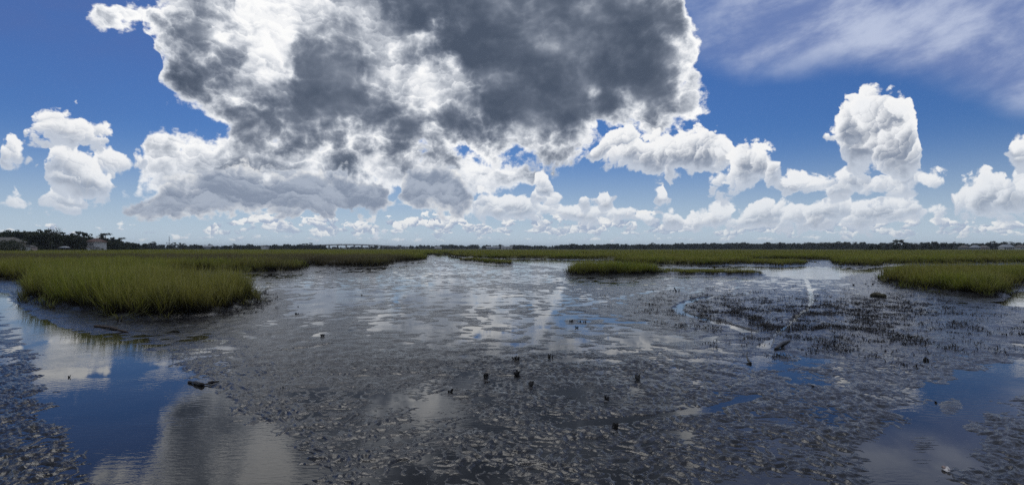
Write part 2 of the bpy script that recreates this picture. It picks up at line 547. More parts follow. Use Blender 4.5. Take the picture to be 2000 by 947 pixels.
class Mat:
    """A Principled material with a few procedural inputs."""
    def __init__(self, name, rough=0.6, ior=1.45):
        self.m = bpy.data.materials.new(name); self.m.use_nodes = True
        self.nt = self.m.node_tree; self.b = self.nt.nodes['Principled BSDF']
        self.b.inputs['Roughness'].default_value = rough
        self.b.inputs['IOR'].default_value = ior
        self.geo = self.nt.nodes.new('ShaderNodeNewGeometry')
        self.pos = self.geo.outputs['Position']
    def node(self, t, **kw):
        n = self.nt.nodes.new(t)
        for k, v in kw.items(): setattr(n, k, v)
        return n
    def lk(self, a, b): self.nt.links.new(a, b)
    def noise(self, scale, detail=4.0, rough=0.55, coord=None, stretch=None):
        v = coord or self.pos
        if stretch:
            mp = self.node('ShaderNodeMapping'); mp.inputs['Scale'].default_value = stretch
            self.lk(v, mp.inputs[0]); v = mp.outputs[0]
        n = self.node('ShaderNodeTexNoise'); self.lk(v, n.inputs['Vector'])
        n.inputs['Scale'].default_value = scale; n.inputs['Detail'].default_value = detail
        n.inputs['Roughness'].default_value = rough
        return n.outputs['Fac']
    def remap(self, v, a, b, c, d):
        n = self.node('ShaderNodeMapRange'); n.clamp = True
        self.lk(v, n.inputs[0])
        for i, x in enumerate((a, b, c, d)): n.inputs[i + 1].default_value = x
        return n.outputs[0]
    def mix(self, f, a, b):
        n = self.node('ShaderNodeMix'); n.data_type = 'RGBA'
        if isinstance(f, float): n.inputs[0].default_value = f
        else: self.lk(f, n.inputs[0])
        for i, c in ((6, a), (7, b)):
            if isinstance(c, tuple): n.inputs[i].default_value = (*c, 1.0)
            else: self.lk(c, n.inputs[i])
        return n.outputs[2]
    def bump(self, h, dist, strength=1.0):
        n = self.node('ShaderNodeBump'); n.inputs['Distance'].default_value = dist
        n.inputs['Strength'].default_value = strength
        self.lk(h, n.inputs['Height']); self.lk(n.outputs[0], self.b.inputs['Normal'])
    def color(self, c):
        if isinstance(c, tuple): self.b.inputs['Base Color'].default_value = (*c, 1.0)
        else: self.lk(c, self.b.inputs['Base Color'])
        return self


def plain(name, c1, c2, scale=3.0, rough=0.6, bump=0.0):
    """Two close tones mottled by noise, with an optional fine relief."""
    m = Mat(name, rough)
    n = m.noise(scale, 5.0)
    m.color(m.mix(m.remap(n, 0.35, 0.65, 0.0, 1.0), c1, c2))
    if bump: m.bump(m.noise(scale * 4, 4.0), bump)
    return m.m


# ---------------------------------------------------------------- materials of the setting
M_mud = Mat('wet_mud', 0.3, 1.36)
_n = M_mud.noise(2.2, 6.0); _f = M_mud.remap(M_mud.noise(26.0, 4.0, 0.6), 0.0, 1.0, 0.0, 0.22)
M_mud.color(M_mud.mix(M_mud.remap(_n, 0.35, 0.68, 0, 1), (0.012, 0.0122, 0.0135), (0.026, 0.0255, 0.027)))
M_mud.lk(M_mud.remap(M_mud.noise(5.0, 4.0), 0.35, 0.65, 0.13, 0.34), M_mud.b.inputs['Roughness'])
_b = M_mud.noise(7.0, 5.0, 0.65)
_s = M_mud.node('ShaderNodeMath', operation='ADD'); M_mud.lk(_f, _s.inputs[0]); M_mud.lk(_b, _s.inputs[1])
M_mud.bump(_s.outputs[0], 0.020, 0.7)

M_water = Mat('shallow_water', 0.015, 1.33)
M_water.color(M_water.mix(M_water.remap(M_water.noise(0.6, 4.0), 0.35, 0.65, 0, 1), (0.012, 0.012, 0.012), (0.026, 0.024, 0.022)))
_r = M_water.noise(9.0, 3.0, 0.5, stretch=(0.55, 1.5, 1.0))
_patch = M_water.remap(M_water.noise(0.45, 2.0), 0.40, 0.62, 0.03, 1.0)
_mul = M_water.node('ShaderNodeMath', operation='MULTIPLY')
M_water.lk(_r, _mul.inputs[0]); M_water.lk(_patch, _mul.inputs[1])
M_water.bump(_mul.outputs[0], 0.006, 0.55)

# ---------------------------------------------------------------- outlines of the marsh banks (surveyed from the view)
MARSH = {
 'left': [(-900, 543), (-200, 546), (0, 547), (50, 549), (60, 560), (62, 591), (110, 601), (180, 612), (260, 627), (340, 628), (420, 617), (470, 604),
          (490, 590), (493, 577), (470, 573), (420, 578), (370, 578), (335, 562), (318, 546), (345, 534), (400, 531), (480, 533), (560, 530), (585, 527), (590, 521),
          (600, 519), (660, 521), (720, 521), (755, 518), (760, 512.5), (790, 511.5), (822, 508), (826, 503.5), (800, 500.5), (835, 498), (872, 496.5), (868, 493), (880, 489.6),
          (-1200, 489.6)],
 'far': [(888, 490), (884, 495), (890, 500.5), (930, 503.5), (1000, 504.5), (1100, 505.5), (1205, 506.5), (1300, 507), (1470, 506.5), (1560, 507), (1632, 508.5),
         (1636, 515), (1655, 519), (1700, 521), (1728, 517.5), (1735, 515), (1800, 515.5), (1900, 515), (2000, 514), (2500, 513), (3400, 490), (3400, 489.6), (900, 489.6)],
 'middle': [(1205, 512), (1260, 515.5), (1340, 518), (1400, 518), (1462, 515), (1468, 510.5), (1300, 509), (1215, 509)],
 'hump': [(1467, 516.5), (1520, 520), (1562, 517.5), (1567, 513), (1480, 512)],
 'island': [(1108, 534), (1130, 538.5), (1200, 538.5), (1290, 536.5), (1292, 532), (1200, 531), (1125, 531)],
 'tail': [(1290, 537), (1400, 537.5), (1482, 538), (1484, 535), (1400, 533.5), (1292, 532)],
 'right': [(1728, 543), (1735, 554), (1790, 566), (1860, 577), (1930, 582), (1958, 578), (1970, 566), (1995, 558), (2080, 552), (2500, 546), (2500, 534),
           (2000, 539), (1900, 540), (1800, 542), (1750, 542)],
 'clump': [(902, 509), (940, 512), (985, 517), (1002, 516), (975, 512), (930, 508.5)],
}
MPOLY = {k: gpoly(v) for k, v in MARSH.items()}


def marsh_field(X, Y, names=None):
    best = np.full(X.shape, -1e9); which = np.zeros(X.shape, int)
    wob = 0.5 * perlin(X / 2.3, Y / 2.3, 91) + 0.25 * perlin(X / 0.8, Y / 0.8, 92)
    wob = wob * np.clip(Y / 40.0, 0.6, 2.0)
    for i, (k, P) in enumerate(MPOLY.items()):
        if names and k not in names: continue
        d = poly_sd(P, X, Y)
        w = d > best
        best = np.where(w, d, best); which = np.where(w, i, which)
    return best + wob, which


# ---------------------------------------------------------------- mud flat
def mud_height(X, Y, spacing):
    PX = 1000.0 + FOC * X / Y; PY = HORIZON + KH / Y
    def ell(cx, cy, rx, ry): return np.exp(-(((PX - cx) / rx) ** 2 + ((PY - cy) / ry) ** 2))
    def fade(w): return 1.0 - smooth(0.22 * w, 0.6 * w, spacing)
    wx = perlin(X / 0.5, Y / 0.5, 3) * 0.08; wy = perlin(X / 0.5, Y / 0.5, 4) * 0.08
    B = 0.012 - 0.0100 * smooth(11, 17, Y)
    B += 0.017 * fbm(X / 9.0, Y / 9.0, 2, 11) * (0.5 + 0.5 * smooth(10, 25, Y))
    # pools of the middle flat
    B += -0.003 * ell(950, 590, 380, 80) - 0.004 * ell(1100, 650, 200, 40)
    B += 0.035 * ell(1330, 603, 180, 34) + 0.045 * ell(1700, 615, 230, 42) + 0.035 * ell(1560, 640, 170, 34)
    B += 0.020 * ell(560, 650, 160, 30) + 0.022 * ell(740, 705, 170, 26) + 0.03 * ell(1900, 650, 200, 40)
    B += -0.050 * ell(600, 601, 48, 13) - 0.03 * ell(650, 572, 60, 6) - 0.035 * ell(795, 640, 40, 5) - 0.03 * ell(835, 660, 30, 4) - 0.03 * ell(748, 608, 22, 5)
    B += -0.030 * ell(1600, 706, 46, 8) - 0.03 * ell(1500, 712, 60, 16) - 0.02 * ell(1580, 740, 70, 16)
    B += -0.012 * ell(870, 800, 60, 40) - 0.02 * ell(1130, 770, 130, 18) - 0.02 * ell(930, 735, 90, 22) - 0.02 * ell(760, 780, 120, 30)
    # the water in front: creek on the left, sheet on the right, thin runnels
    ch = poly_sd(gpoly([(-60, 562), (20, 572), (45, 598), (62, 622), (130, 648), (250, 677), (302, 690), (330, 718), (390, 757), (432, 800), (462, 832), (545, 880), (575, 1000), (590, 1100),
                        (260, 1100), (240, 947), (200, 868), (150, 832), (104, 800), (112, 755), (92, 700), (50, 640), (0, 606), (-60, 590)]), X, Y)
    ch = ch + 0.20 * perlin(X / 0.6, Y / 0.6, 31) + 0.12 * perlin(X / 0.22, Y / 0.22, 32) * fade(0.2)
    B += -0.085 * smooth(-0.45, 0.45, ch)
    rough_left = ell(60, 760, 130, 130) + ell(150, 920, 130, 60)
    rs = line_dist(gpoly([(2100, 706), (1965, 738), (1885, 775), (1825, 830), (1792, 890), (1775, 947), (1770, 1090)]), X, Y, [0.5, 0.45, 0.36, 0.30, 0.26, 0.24, 0.24])
    rs = rs + 0.26 * perlin(X / 0.7, Y / 0.7, 33) + 0.12 * perlin(X / 0.25, Y / 0.25, 34)
    sheet = smooth(0.5, -0.25, rs)
    B += -0.060 * sheet
    for pts, w, dep in (([(1398, 579), (1360, 585), (1332, 594), (1322, 604), (1336, 614), (1362, 621), (1400, 630), (1432, 637), (1462, 649)], 0.17, 0.12),
                        ([(1560, 538), (1576, 548), (1583, 570), (1585, 590), (1578, 602), (1562, 613), (1541, 634), (1520, 650), (1502, 667), (1490, 680)], 0.085, 0.11),
                        ([(535, 687), (600, 679), (650, 671)], 0.05, 0.05),
                        ([(1090, 830), (1250, 816), (1390, 798), (1480, 772)], 0.10, 0.035),
                        ([(1090, 560), (1085, 600), (1060, 630), (1045, 655)], 0.22, 0.022),
                        ([(1330, 560), (1240, 574), (1170, 590), (1100, 600)], 0.30, 0.020)):
        ld = line_dist(gpoly(pts), X, Y) + 0.10 * perlin(X / 0.9, Y / 0.9, 40) + 0.05 * perlin(X / 0.3, Y / 0.3, 41)
        B += -dep * smooth(w * 1.7, w * 0.5, ld)
    # creeks behind
    for P in ([(950, 508), (1000, 513), (1060, 519), (1108, 525), (1128, 520), (1212, 514), (1205, 509), (1050, 507.5), (960, 506)],
              [(1292, 530), (1400, 531), (1470, 531.5), (1484, 533), (1505, 539), (1560, 543.5), (1612, 545), (1650, 536), (1735, 527), (1900, 524), (2400, 521), (2400, 519), (1900, 519), (1728, 521), (1700, 527), (1640, 524), (1570, 521.5), (1470, 521)],
              [(1972, 572), (2150, 560), (2150, 602), (2003, 598), (1985, 587)],
              [(868, 495), (884, 500.5), (905, 505), (930, 507), (905, 508), (860, 503), (850, 499)]):
        B += -0.16 * smooth(-0.9, 0.9, poly_sd(gpoly(P), X, Y) + 0.7 * perlin(X / 3.0, Y / 3.0, 51))
    B += 0.07 * ell(1070, 521.5, 26, 1.6)
    # relief
    mid = fbm((X + wx) / 0.78, (Y + wy) / 0.78, 3, 61)
    gain = 1.0 + 0.9 * np.clip(rough_left, 0, 1) * 0.4
    flat_sheet = (1 - 0.85 * sheet) * (1 - 0.8 * smooth(0.0, 0.4, ch) * (1 - np.clip(rough_left, 0, 1)))
    far_amp = 1.0 + 0.5 * smooth(12, 40, Y)
    h = B + 0.020 * mid * far_amp * flat_sheet
    h += (0.016 * perlin((X + wx) / 0.9, (Y + wy) / 1.5, 63) + 0.012 * perlin(X / 0.45, Y / 0.7, 64) * fade(0.9)) * smooth(9, 18, Y) * flat_sheet
    r1 = 1 - np.sqrt(perlin((X + wx) / 0.165, (Y + wy) / 0.165, 71) ** 2 + 0.003) * 2.2
    r2 = 1 - np.abs(perlin((X + wx) / 0.075 + 9, (Y + wy) / 0.075, 72)) * 2.2
    lump = perlin((X - wy) / 0.10, (Y + wx) / 0.10, 73)
    h += flat_sheet * gain * (fade(0.155) * 0.022 * (r1 - 0.50) + fade(0.10) * 0.008 * lump + fade(0.075) * 0.004 * (r2 - 0.45))
    h += flat_sheet * 0.010 * fade(0.4) * perlin(X / 0.42, Y / 0.42, 74)
    mound = np.clip(ell(1340, 603, 150, 30) + ell(1700, 612, 200, 36) + ell(1560, 638, 150, 30), 0, 1)
    h += mound * (0.020 * np.abs(perlin(X / 0.5, Y / 0.8, 76)) + 0.016 * perlin(X / 0.22, Y / 0.4, 77))
    # runs of small ripples in the sheet of water
    rip = ell(1800, 880, 75, 70) * sheet + ell(1860, 790, 40, 30) * sheet
    h += 0.006 * rip * fade(0.10) * np.sin((Y * 62 + X * 6 + 2.2 * perlin(X / 0.4, Y / 0.4, 75))) + 0.050 * rip * np.clip(sheet, 0, 1)
    ms, _ = marsh_field(X, Y)
    bank = smooth(-3.6, -0.3, ms) * 0.055 + smooth(-0.25, 0.45, ms) * (0.16 + 0.08 * perlin(X / 1.1, Y / 1.1, 95))
    h = h * (1 - 0.6 * smooth(-0.4, 0.4, ms)) + bank
    return h


qs = np.concatenate([np.arange(3.0, 70, 0.62), np.arange(70, 250, 0.9), np.arange(250, 600, 1.25), np.array([640., 720, 850, 1050])])
dist = KH / qs
ts = np.linspace(-1.06, 1.06, 1480)
TT, DD = np.meshgrid(ts, dist)
XX, YY = TT * DD, DD
SP = np.repeat(np.abs(np.gradient(dist))[:, None], len(ts), 1)
ZZ = mud_height(XX, YY, np.maximum(SP, DD * (ts[1] - ts[0])))
mud = tag(grid_mesh('mud_flat', XX, YY, ZZ, ZZ > -0.012, M_mud.m), kind='structure')
del TT, DD, SP

# water: one level sheet; the bed below it and the far land reach the horizon
R = 9000.0
water = tag(mesh_obj('tidal_water', [(-R, -R, 0), (R, -R, 0), (R, R, 0), (-R, R, 0)], [(0, 1, 2, 3)], M_water.m), kind='structure')
M_land = plain('far_ground', (0.045, 0.050, 0.018), (0.075, 0.070, 0.030), 0.02, 0.9)
lx = np.linspace(-2.4, 2.4, 80); ld = np.concatenate([np.linspace(640, 1500, 12), np.geomspace(1700, 9000, 6)])
LX, LD = np.meshgrid(lx, ld)
LZ = 0.35 + 0.5 * smooth(660, 900, LD) + 0.3 * perlin(LX * LD / 60.0, LD / 60.0, 5)
land = tag(grid_mesh('far_ground', LX * LD, LD, LZ, None, M_land), kind='structure')
# ---------------------------------------------------------------- marsh grass
def grass_material(name):
    m = Mat(name, 0.55)
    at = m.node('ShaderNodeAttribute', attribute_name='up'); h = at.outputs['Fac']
    oi = m.node('ShaderNodeObjectInfo'); rnd = oi.outputs['Random']
    big = m.noise(0.11, 3.0, stretch=(1, 1, 0.0)); mid = m.noise(0.5, 3.0, stretch=(1, 1, 0.0))
    green = m.mix(m.remap(rnd, 0, 1, 0, 1), (0.185, 0.265, 0.020), (0.335, 0.350, 0.034))
    gold = m.mix(m.remap(rnd, 0, 1, 0, 1), (0.370, 0.320, 0.056), (0.280, 0.250, 0.062))
    live = m.mix(m.remap(big, 0.38, 0.60, 0.0, 0.80), green, gold)
    live = m.mix(m.remap(mid, 0.5, 0.7, 0.0, 0.45), live, (0.080, 0.105, 0.018))
    tn = m.node('ShaderNodeAttribute', attribute_name='tone').outputs['Fac']
    live = m.mix(m.remap(tn, 0.66, 0.95, 0.0, 0.85), live, (0.44, 0.40, 0.16))
    live = m.mix(m.remap(tn, 0.30, 0.0, 0.0, 0.7), live, (0.050, 0.062, 0.014))
    # belt of brown needle rush across the left marsh
    sep = m.node('ShaderNodeSeparateXYZ'); m.lk(m.pos, sep.inputs[0])
    wob = m.node('ShaderNodeMath', operation='MULTIPLY_ADD'); m.lk(big, wob.inputs[0]); wob.inputs[1].default_value = 60.0; m.lk(sep.outputs[1], wob.inputs[2])
    b0 = m.remap(wob.outputs[0], 96, 108, 0, 1); b1 = m.remap(wob.outputs[0], 140, 160, 1, 0); bx = m.remap(sep.outputs[0], -24, 0, 1, 0)
    t1 = m.node('ShaderNodeMath', operation='MULTIPLY'); m.lk(b0, t1.inputs[0]); m.lk(b1, t1.inputs[1])
    t2 = m.node('ShaderNodeMath', operation='MULTIPLY'); m.lk(t1.outputs[0], t2.inputs[0]); m.lk(bx, t2.inputs[1])
    t3 = m.node('ShaderNodeMath', operation='MULTIPLY'); m.lk(t2.outputs[0], t3.inputs[0]); t3.inputs[1].default_value = 0.85
    live = m.mix(t3.outputs[0], live, (0.125, 0.098, 0.070))
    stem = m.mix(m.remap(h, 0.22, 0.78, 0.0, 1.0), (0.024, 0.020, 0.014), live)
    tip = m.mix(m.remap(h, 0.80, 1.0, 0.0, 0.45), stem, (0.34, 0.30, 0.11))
    m.color(tip)
    m.b.inputs['Specular IOR Level'].default_value = 0.25
    tr = m.node('ShaderNodeBsdfTranslucent'); m.lk(tip, tr.inputs['Color'])
    mx = m.node('ShaderNodeMixShader'); mx.inputs[0].default_value = 0.5
    m.lk(m.b.outputs[0], mx.inputs[1]); m.lk(tr.outputs[0], mx.inputs[2])
    out = m.nt.nodes['Material Output']; m.lk(mx.outputs[0], out.inputs['Surface'])
    return m.m


M_grass = grass_material('cordgrass')


def tuft_mesh(name, r, n, height, radius, width, lean, bend, seg=3, mat=None):
    verts, faces, up, tone = [], [], [], []
    for _ in range(n):
        tn = r.random()
        a = r.uniform(0, 2 * math.pi); rad = radius * math.sqrt(r.random())
        x, y = rad * math.cos(a), rad * math.sin(a)
        hh = height * r.uniform(0.55, 1.08); w = width * r.uniform(0.7, 1.3)
        da = r.uniform(0, 2 * math.pi); ln = lean * r.random(); bd = bend * r.random()
        face = r.uniform(0, math.pi)
        sx, sy = math.cos(face), math.sin(face)
        dx, dy = math.cos(da), math.sin(da)
        b0 = len(verts)
        for k in range(seg + 1):
            t = k / seg
            off = hh * (ln * t + bd * t * t)
            zz = hh * (t - 0.35 * bd * t * t)
            ww = w * (1 - t) ** 0.7 if k < seg else 0
            cx, cy = x + dx * off, y + dy * off
            if k < seg:
                verts += [(cx - sx * ww, cy - sy * ww, zz), (cx + sx * ww, cy + sy * ww, zz)]; up += [t, t]; tone += [tn, tn]
            else:
                verts.append((cx, cy, zz)); up.append(1.0); tone.append(tn)
        for k in range(seg - 1):
            q = b0 + 2 * k
            faces.append((q, q + 1, q + 3, q + 2))
        q = b0 + 2 * (seg - 1)
        faces.append((q, q + 1, q + 2))
    me = bpy.data.meshes.new(name)
    me.from_pydata(verts, [], faces)
    at = me.attributes.new('up', 'FLOAT', 'POINT'); at.data.foreach_set('value', up)
    at = me.attributes.new('tone', 'FLOAT', 'POINT'); at.data.foreach_set('value', tone)
    if mat: me.materials.append(mat)
    return me


def tuft_collection(name, kinds, mat):
    c = bpy.data.collections.new(name)
    r = random.Random(hash(name) % 1000 if False else len(name))
    for i, k in enumerate(kinds):
        o = bpy.data.objects.new('%s_%02d' % (name, i), tuft_mesh(name, r, mat=mat, **k))
        c.objects.link(o)
    return c


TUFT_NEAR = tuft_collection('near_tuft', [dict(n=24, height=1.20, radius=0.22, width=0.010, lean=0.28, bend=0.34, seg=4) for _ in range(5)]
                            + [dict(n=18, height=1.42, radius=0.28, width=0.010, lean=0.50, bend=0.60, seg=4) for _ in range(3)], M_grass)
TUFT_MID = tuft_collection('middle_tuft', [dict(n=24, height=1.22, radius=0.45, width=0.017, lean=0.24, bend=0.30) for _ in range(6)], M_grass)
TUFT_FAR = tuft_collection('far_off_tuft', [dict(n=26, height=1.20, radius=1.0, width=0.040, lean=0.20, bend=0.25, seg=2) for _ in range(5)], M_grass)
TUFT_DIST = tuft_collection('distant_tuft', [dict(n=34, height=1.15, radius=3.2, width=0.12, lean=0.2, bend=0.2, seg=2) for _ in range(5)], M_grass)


def scatter_tree(name, coll):
    ng = bpy.data.node_groups.new(name, 'GeometryNodeTree')
    ng.interface.new_socket('Geometry', in_out='INPUT', socket_type='NodeSocketGeometry')
    ng.interface.new_socket('Geometry', in_out='OUTPUT', socket_type='NodeSocketGeometry')
    N = ng.nodes; L = ng.links
    gi = N.new('NodeGroupInput'); go = N.new('NodeGroupOutput')
    ci = N.new('GeometryNodeCollectionInfo'); ci.inputs['Collection'].default_value = coll
    ci.inputs['Separate Children'].default_value = True; ci.inputs['Reset Children'].default_value = True
    iop = N.new('GeometryNodeInstanceOnPoints'); iop.inputs['Pick Instance'].default_value = True
    def na(nm, t):
        n = N.new('GeometryNodeInputNamedAttribute'); n.data_type = t; n.inputs['Name'].default_value = nm
        return n.outputs[0]
    e2r = N.new('FunctionNodeEulerToRotation')
    L.new(na('turn', 'FLOAT_VECTOR'), e2r.inputs[0])
    L.new(gi.outputs[0], iop.inputs['Points']); L.new(ci.outputs[0], iop.inputs['Instance'])
    L.new(na('kind', 'INT'), iop.inputs['Instance Index']); L.new(e2r.outputs[0], iop.inputs['Rotation'])
    L.new(na('size', 'FLOAT_VECTOR'), iop.inputs['Scale'])
    L.new(iop.outputs[0], go.inputs[0])
    return ng


def scatter(name, pts, turn, size, kinds, coll):
    me = bpy.data.meshes.new(name)
    me.vertices.add(len(pts)); me.vertices.foreach_set('co', np.asarray(pts, np.float32).ravel())
    a = me.attributes.new('turn', 'FLOAT_VECTOR', 'POINT'); a.data.foreach_set('vector', np.asarray(turn, np.float32).ravel())
    a = me.attributes.new('size', 'FLOAT_VECTOR', 'POINT'); a.data.foreach_set('vector', np.asarray(size, np.float32).ravel())
    a = me.attributes.new('kind', 'INT', 'POINT'); a.data.foreach_set('value', np.asarray(kinds, np.int32))
    o = link(bpy.data.objects.new(name, me))
    md = o.modifiers.new('scatter', 'NODES'); md.node_group = scatter_tree(name + '_scatter', coll)
    return o


BANDS = [(12, 34, 15.0, TUFT_NEAR, 8), (34, 66, 6.5, TUFT_MID, 6), (66, 160, 1.5, TUFT_FAR, 5), (160, 380, 0.16, TUFT_DIST, 5), (380, 670, 0.045, TUFT_DIST, 5)]
LABELS = {
 'left': 'tall green cordgrass marsh on the left running back to the trees',
 'far': 'wide far marsh of yellow green cordgrass across the centre and right',
 'middle': 'long low cordgrass bank between the two creeks right of centre',
 'hump': 'short hump of cordgrass at the right end of the long low bank',
 'island': 'dark green cordgrass island standing alone in the mud right of centre',
 'tail': 'thin sparse row of short stems trailing right from the cordgrass island',
 'right': 'golden green cordgrass bank at the right edge before the creek',
 'clump': 'low dark clumps of cordgrass beside the far mud channel',
}
HEIGHT = {'left': 1.15, 'far': 0.92, 'middle': 0.86, 'hump': 0.55, 'island': 0.92, 'tail': 0.30, 'right': 0.92, 'clump': 0.45}
names = list(MPOLY)
for d0, d1, dens, coll, nk in BANDS:
    n = int(1.06 * (d1 * d1 - d0 * d0) * dens)
    dd = np.sqrt(rng.uniform(d0 * d0, d1 * d1, n)); tt = rng.uniform(-1.06, 1.06, n)
    X, Y = tt * dd, dd
    ms, wh = marsh_field(X, Y)
    # bare spots, and a thinner fringe
    bare = perlin(X / 1.7, Y / 1.7, 201) * 0.9 + perlin(X / 5.0, Y / 5.0, 202) * 0.4
    ok = ((ms > 0.05 + 0.35 * rng.random(n)) | ((ms > -0.9 * rng.random(n) ** 2) & (rng.random(n) < 0.22))) & ((bare < 0.62) | (rng.random(n) < 0.25))
    if d1 < 160: ok &= (ms > 0.7) | (rng.random(n) < 0.75)
    X, Y, ms, wh = X[ok], Y[ok], ms[ok], wh[ok]
    for i, nm in enumerate(names):
        s = wh == i
        if nm == 'tail': s &= rng.random(len(s)) < 0.8
        k = int(s.sum())
        if k < 3: continue
        x, y, m = X[s], Y[s], ms[s]
        z = 0.05 + 0.14 * smooth(-0.4, 0.6, m)
        hs = HEIGHT[nm] * (0.84 + 0.22 * smooth(0.0, 1.2, m)) * (1 + 0.18 * perlin(x / 4.0, y / 4.0, 203) + 0.20 * perlin(x / 1.1, y / 1.1, 204)) * rng.uniform(0.78, 1.18, k)
        hs = np.where(m < 0.05, hs * rng.uniform(0.25, 0.65, k), hs)
        wd = rng.uniform(0.85, 1.2, k)
        # the fringe leans out over the mud
        tilt = 0.20 * smooth(1.0, 0.0, m)
        turn = np.stack([rng.normal(0, 0.07, k) + tilt * rng.uniform(0.2, 1.4, k), rng.normal(0.0, 0.09, k), rng.uniform(-0.5, 0.5, k)], -1)
        near = dict(zip((12, 34, 66, 160, 380), ('nearest stretch of the ', 'middle stretch of the ', 'farther stretch of the ', 'distant stretch of the ', 'farthest stretch of the ')))[d0]
        single = sum(1 for b in BANDS if ((poly_y := MPOLY[nm][:, 1]).min() < b[1] and poly_y.max() > b[0])) == 1
        o = scatter('marsh_grass', np.stack([x, y, z - 0.03], -1), turn, np.stack([wd, wd, hs], -1), rng.integers(0, nk, k), coll)
        tag(o, LABELS[nm] if single else near + LABELS[nm], 'grass', 'cordgrass of the marsh', 'stuff')

# low thatch that fills the marsh between the tufts, from 60 m on
cq = np.concatenate([np.arange(4.6, 16, 0.12), np.arange(16, 50, 0.30)])
cd = KH / cq; ct = np.linspace(-1.06, 1.06, 700)
CT, CD = np.meshgrid(ct, cd)
CX, CY = CT * CD, CD
cms, _w = marsh_field(CX, CY, ('left', 'far', 'middle', 'right'))
CZ = 0.14 + (0.50 + 0.16 * perlin(CX / 2.2, CY / 2.2, 301) + 0.12 * perlin(CX / 9.0, CY / 9.0, 302)) * smooth(0.4, 2.2, cms)
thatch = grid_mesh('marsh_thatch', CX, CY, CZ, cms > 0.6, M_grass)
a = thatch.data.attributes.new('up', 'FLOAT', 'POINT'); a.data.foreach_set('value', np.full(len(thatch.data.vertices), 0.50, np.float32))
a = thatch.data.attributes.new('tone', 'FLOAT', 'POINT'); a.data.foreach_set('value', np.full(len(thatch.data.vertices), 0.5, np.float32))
tag(thatch, 'dense low thatch of dead and green stems between the cordgrass tufts', 'grass', kind='stuff')

# stubble of black dead stems on the mud mounds at the right, and beside the near bank
M_stub = plain('dead_stem', (0.012, 0.010, 0.009), (0.028, 0.022, 0.018), 9.0, 0.6)
TUFT_STUB = tuft_collection('stubble', [dict(n=12, height=0.085, radius=0.20, width=0.010, lean=0.9, bend=0.9, seg=2) for _ in range(5)], M_stub)
n = 60000
px = rng.uniform(430, 2020, n); q = rng.uniform(60, 240, n)
y = KH / q; x = (px - 1000) / FOC * y; py = q + HORIZON
w = (1.0 * np.exp(-(((px - 1700) / 130) ** 2 + ((py - 600) / 17) ** 2)) + 0.75 * np.exp(-(((px - 1540) / 130) ** 2 + ((py - 622) / 30) ** 2))
     + 0.55 * np.exp(-(((px - 1380) / 100) ** 2 + ((py - 600) / 26) ** 2)) + 0.30 * np.exp(-(((px - 1740) / 220) ** 2 + ((py - 650) / 45) ** 2))
     + 0.9 * np.exp(-(((px - 1815) / 22) ** 2 + ((py - 606) / 6) ** 2)))
w *= 0.12 + 1.9 * (perlin(x / 1.3, y / 1.3, 401) + 0.5 * perlin(x / 0.4, y / 0.4, 402) > 0.12)
ms, _w = marsh_field(x, y)
w = w * 0.75 + 0.5 * smooth(-1.6, 0.0, ms) * (ms < 0.1)
hz = mud_height(x, y, y * 0.002)
ok = (rng.random(n) < w * (y / 25.0) ** 1.2) & (hz > 0.005) & (ms < 0.1)
k = int(ok.sum())
sz = rng.uniform(0.5, 1.35, k)
st = scatter('dead_stubble', np.stack([x[ok], y[ok], hz[ok] - 0.01], -1), np.stack([rng.normal(0, .2, k), rng.normal(0, .2, k), rng.uniform(0, 6.28, k)], -1),
             np.stack([sz, sz, sz], -1), rng.integers(0, 5, k), TUFT_STUB)
tag(st, 'black stubble of dead stems scattered over the dark mud at the right', 'stubble', kind='stuff')
# ---------------------------------------------------------------- trees
def leaf_material(name, c1, c2):
    m = Mat(name, 0.6)
    oi = m.node('ShaderNodeObjectInfo')
    n = m.noise(0.55, 3.0)
    c = m.mix(m.remap(n, 0.3, 0.7, 0, 1), c1, c2)
    c = m.mix(m.remap(oi.outputs['Random'], 0, 1, 0.0, 0.5), c, tuple(0.7 * x for x in c1))
    m.color(c); m.b.inputs['Specular IOR Level'].default_value = 0.3
    tr = m.node('ShaderNodeBsdfTranslucent'); m.lk(c, tr.inputs['Color'])
    mx = m.node('ShaderNodeMixShader'); mx.inputs[0].default_value = 0.25
    m.lk(m.b.outputs[0], mx.inputs[1]); m.lk(tr.outputs[0], mx.inputs[2])
    m.lk(mx.outputs[0], m.nt.nodes['Material Output'].inputs['Surface'])
    return m.m


M_oak = leaf_material('oak_leaf', (0.030, 0.042, 0.018), (0.052, 0.064, 0.026))
M_pine = leaf_material('pine_needle', (0.022, 0.036, 0.018), (0.042, 0.055, 0.026))
M_palm = leaf_material('palm_frond', (0.036, 0.050, 0.020), (0.060, 0.070, 0.030))
M_grey = leaf_material('grey_leaf', (0.055, 0.060, 0.042), (0.085, 0.085, 0.062))
M_bark = plain('bark', (0.050, 0.042, 0.035), (0.095, 0.082, 0.070), 4.0, 0.85, 0.02)


def tube(verts, faces, pts, radii, sides=6):
    base = len(verts)
    for i, (p, r) in enumerate(zip(pts, radii)):
        p = Vector(p)
        d = (Vector(pts[min(i + 1, len(pts) - 1)]) - Vector(pts[max(i - 1, 0)])).normalized()
        a = d.orthogonal().normalized(); b = d.cross(a)
        for k in range(sides):
            t = 2 * math.pi * k / sides
            verts.append(tuple(p + (a * math.cos(t) + b * math.sin(t)) * r))
    for i in range(len(pts) - 1):
        for k in range(sides):
            q = base + i * sides
            faces.append((q + k, q + (k + 1) % sides, q + sides + (k + 1) % sides, q + sides + k))
    faces.append(tuple(base + k for k in range(sides))[::-1])
    faces.append(tuple(base + (len(pts) - 1) * sides + k for k in range(sides)))


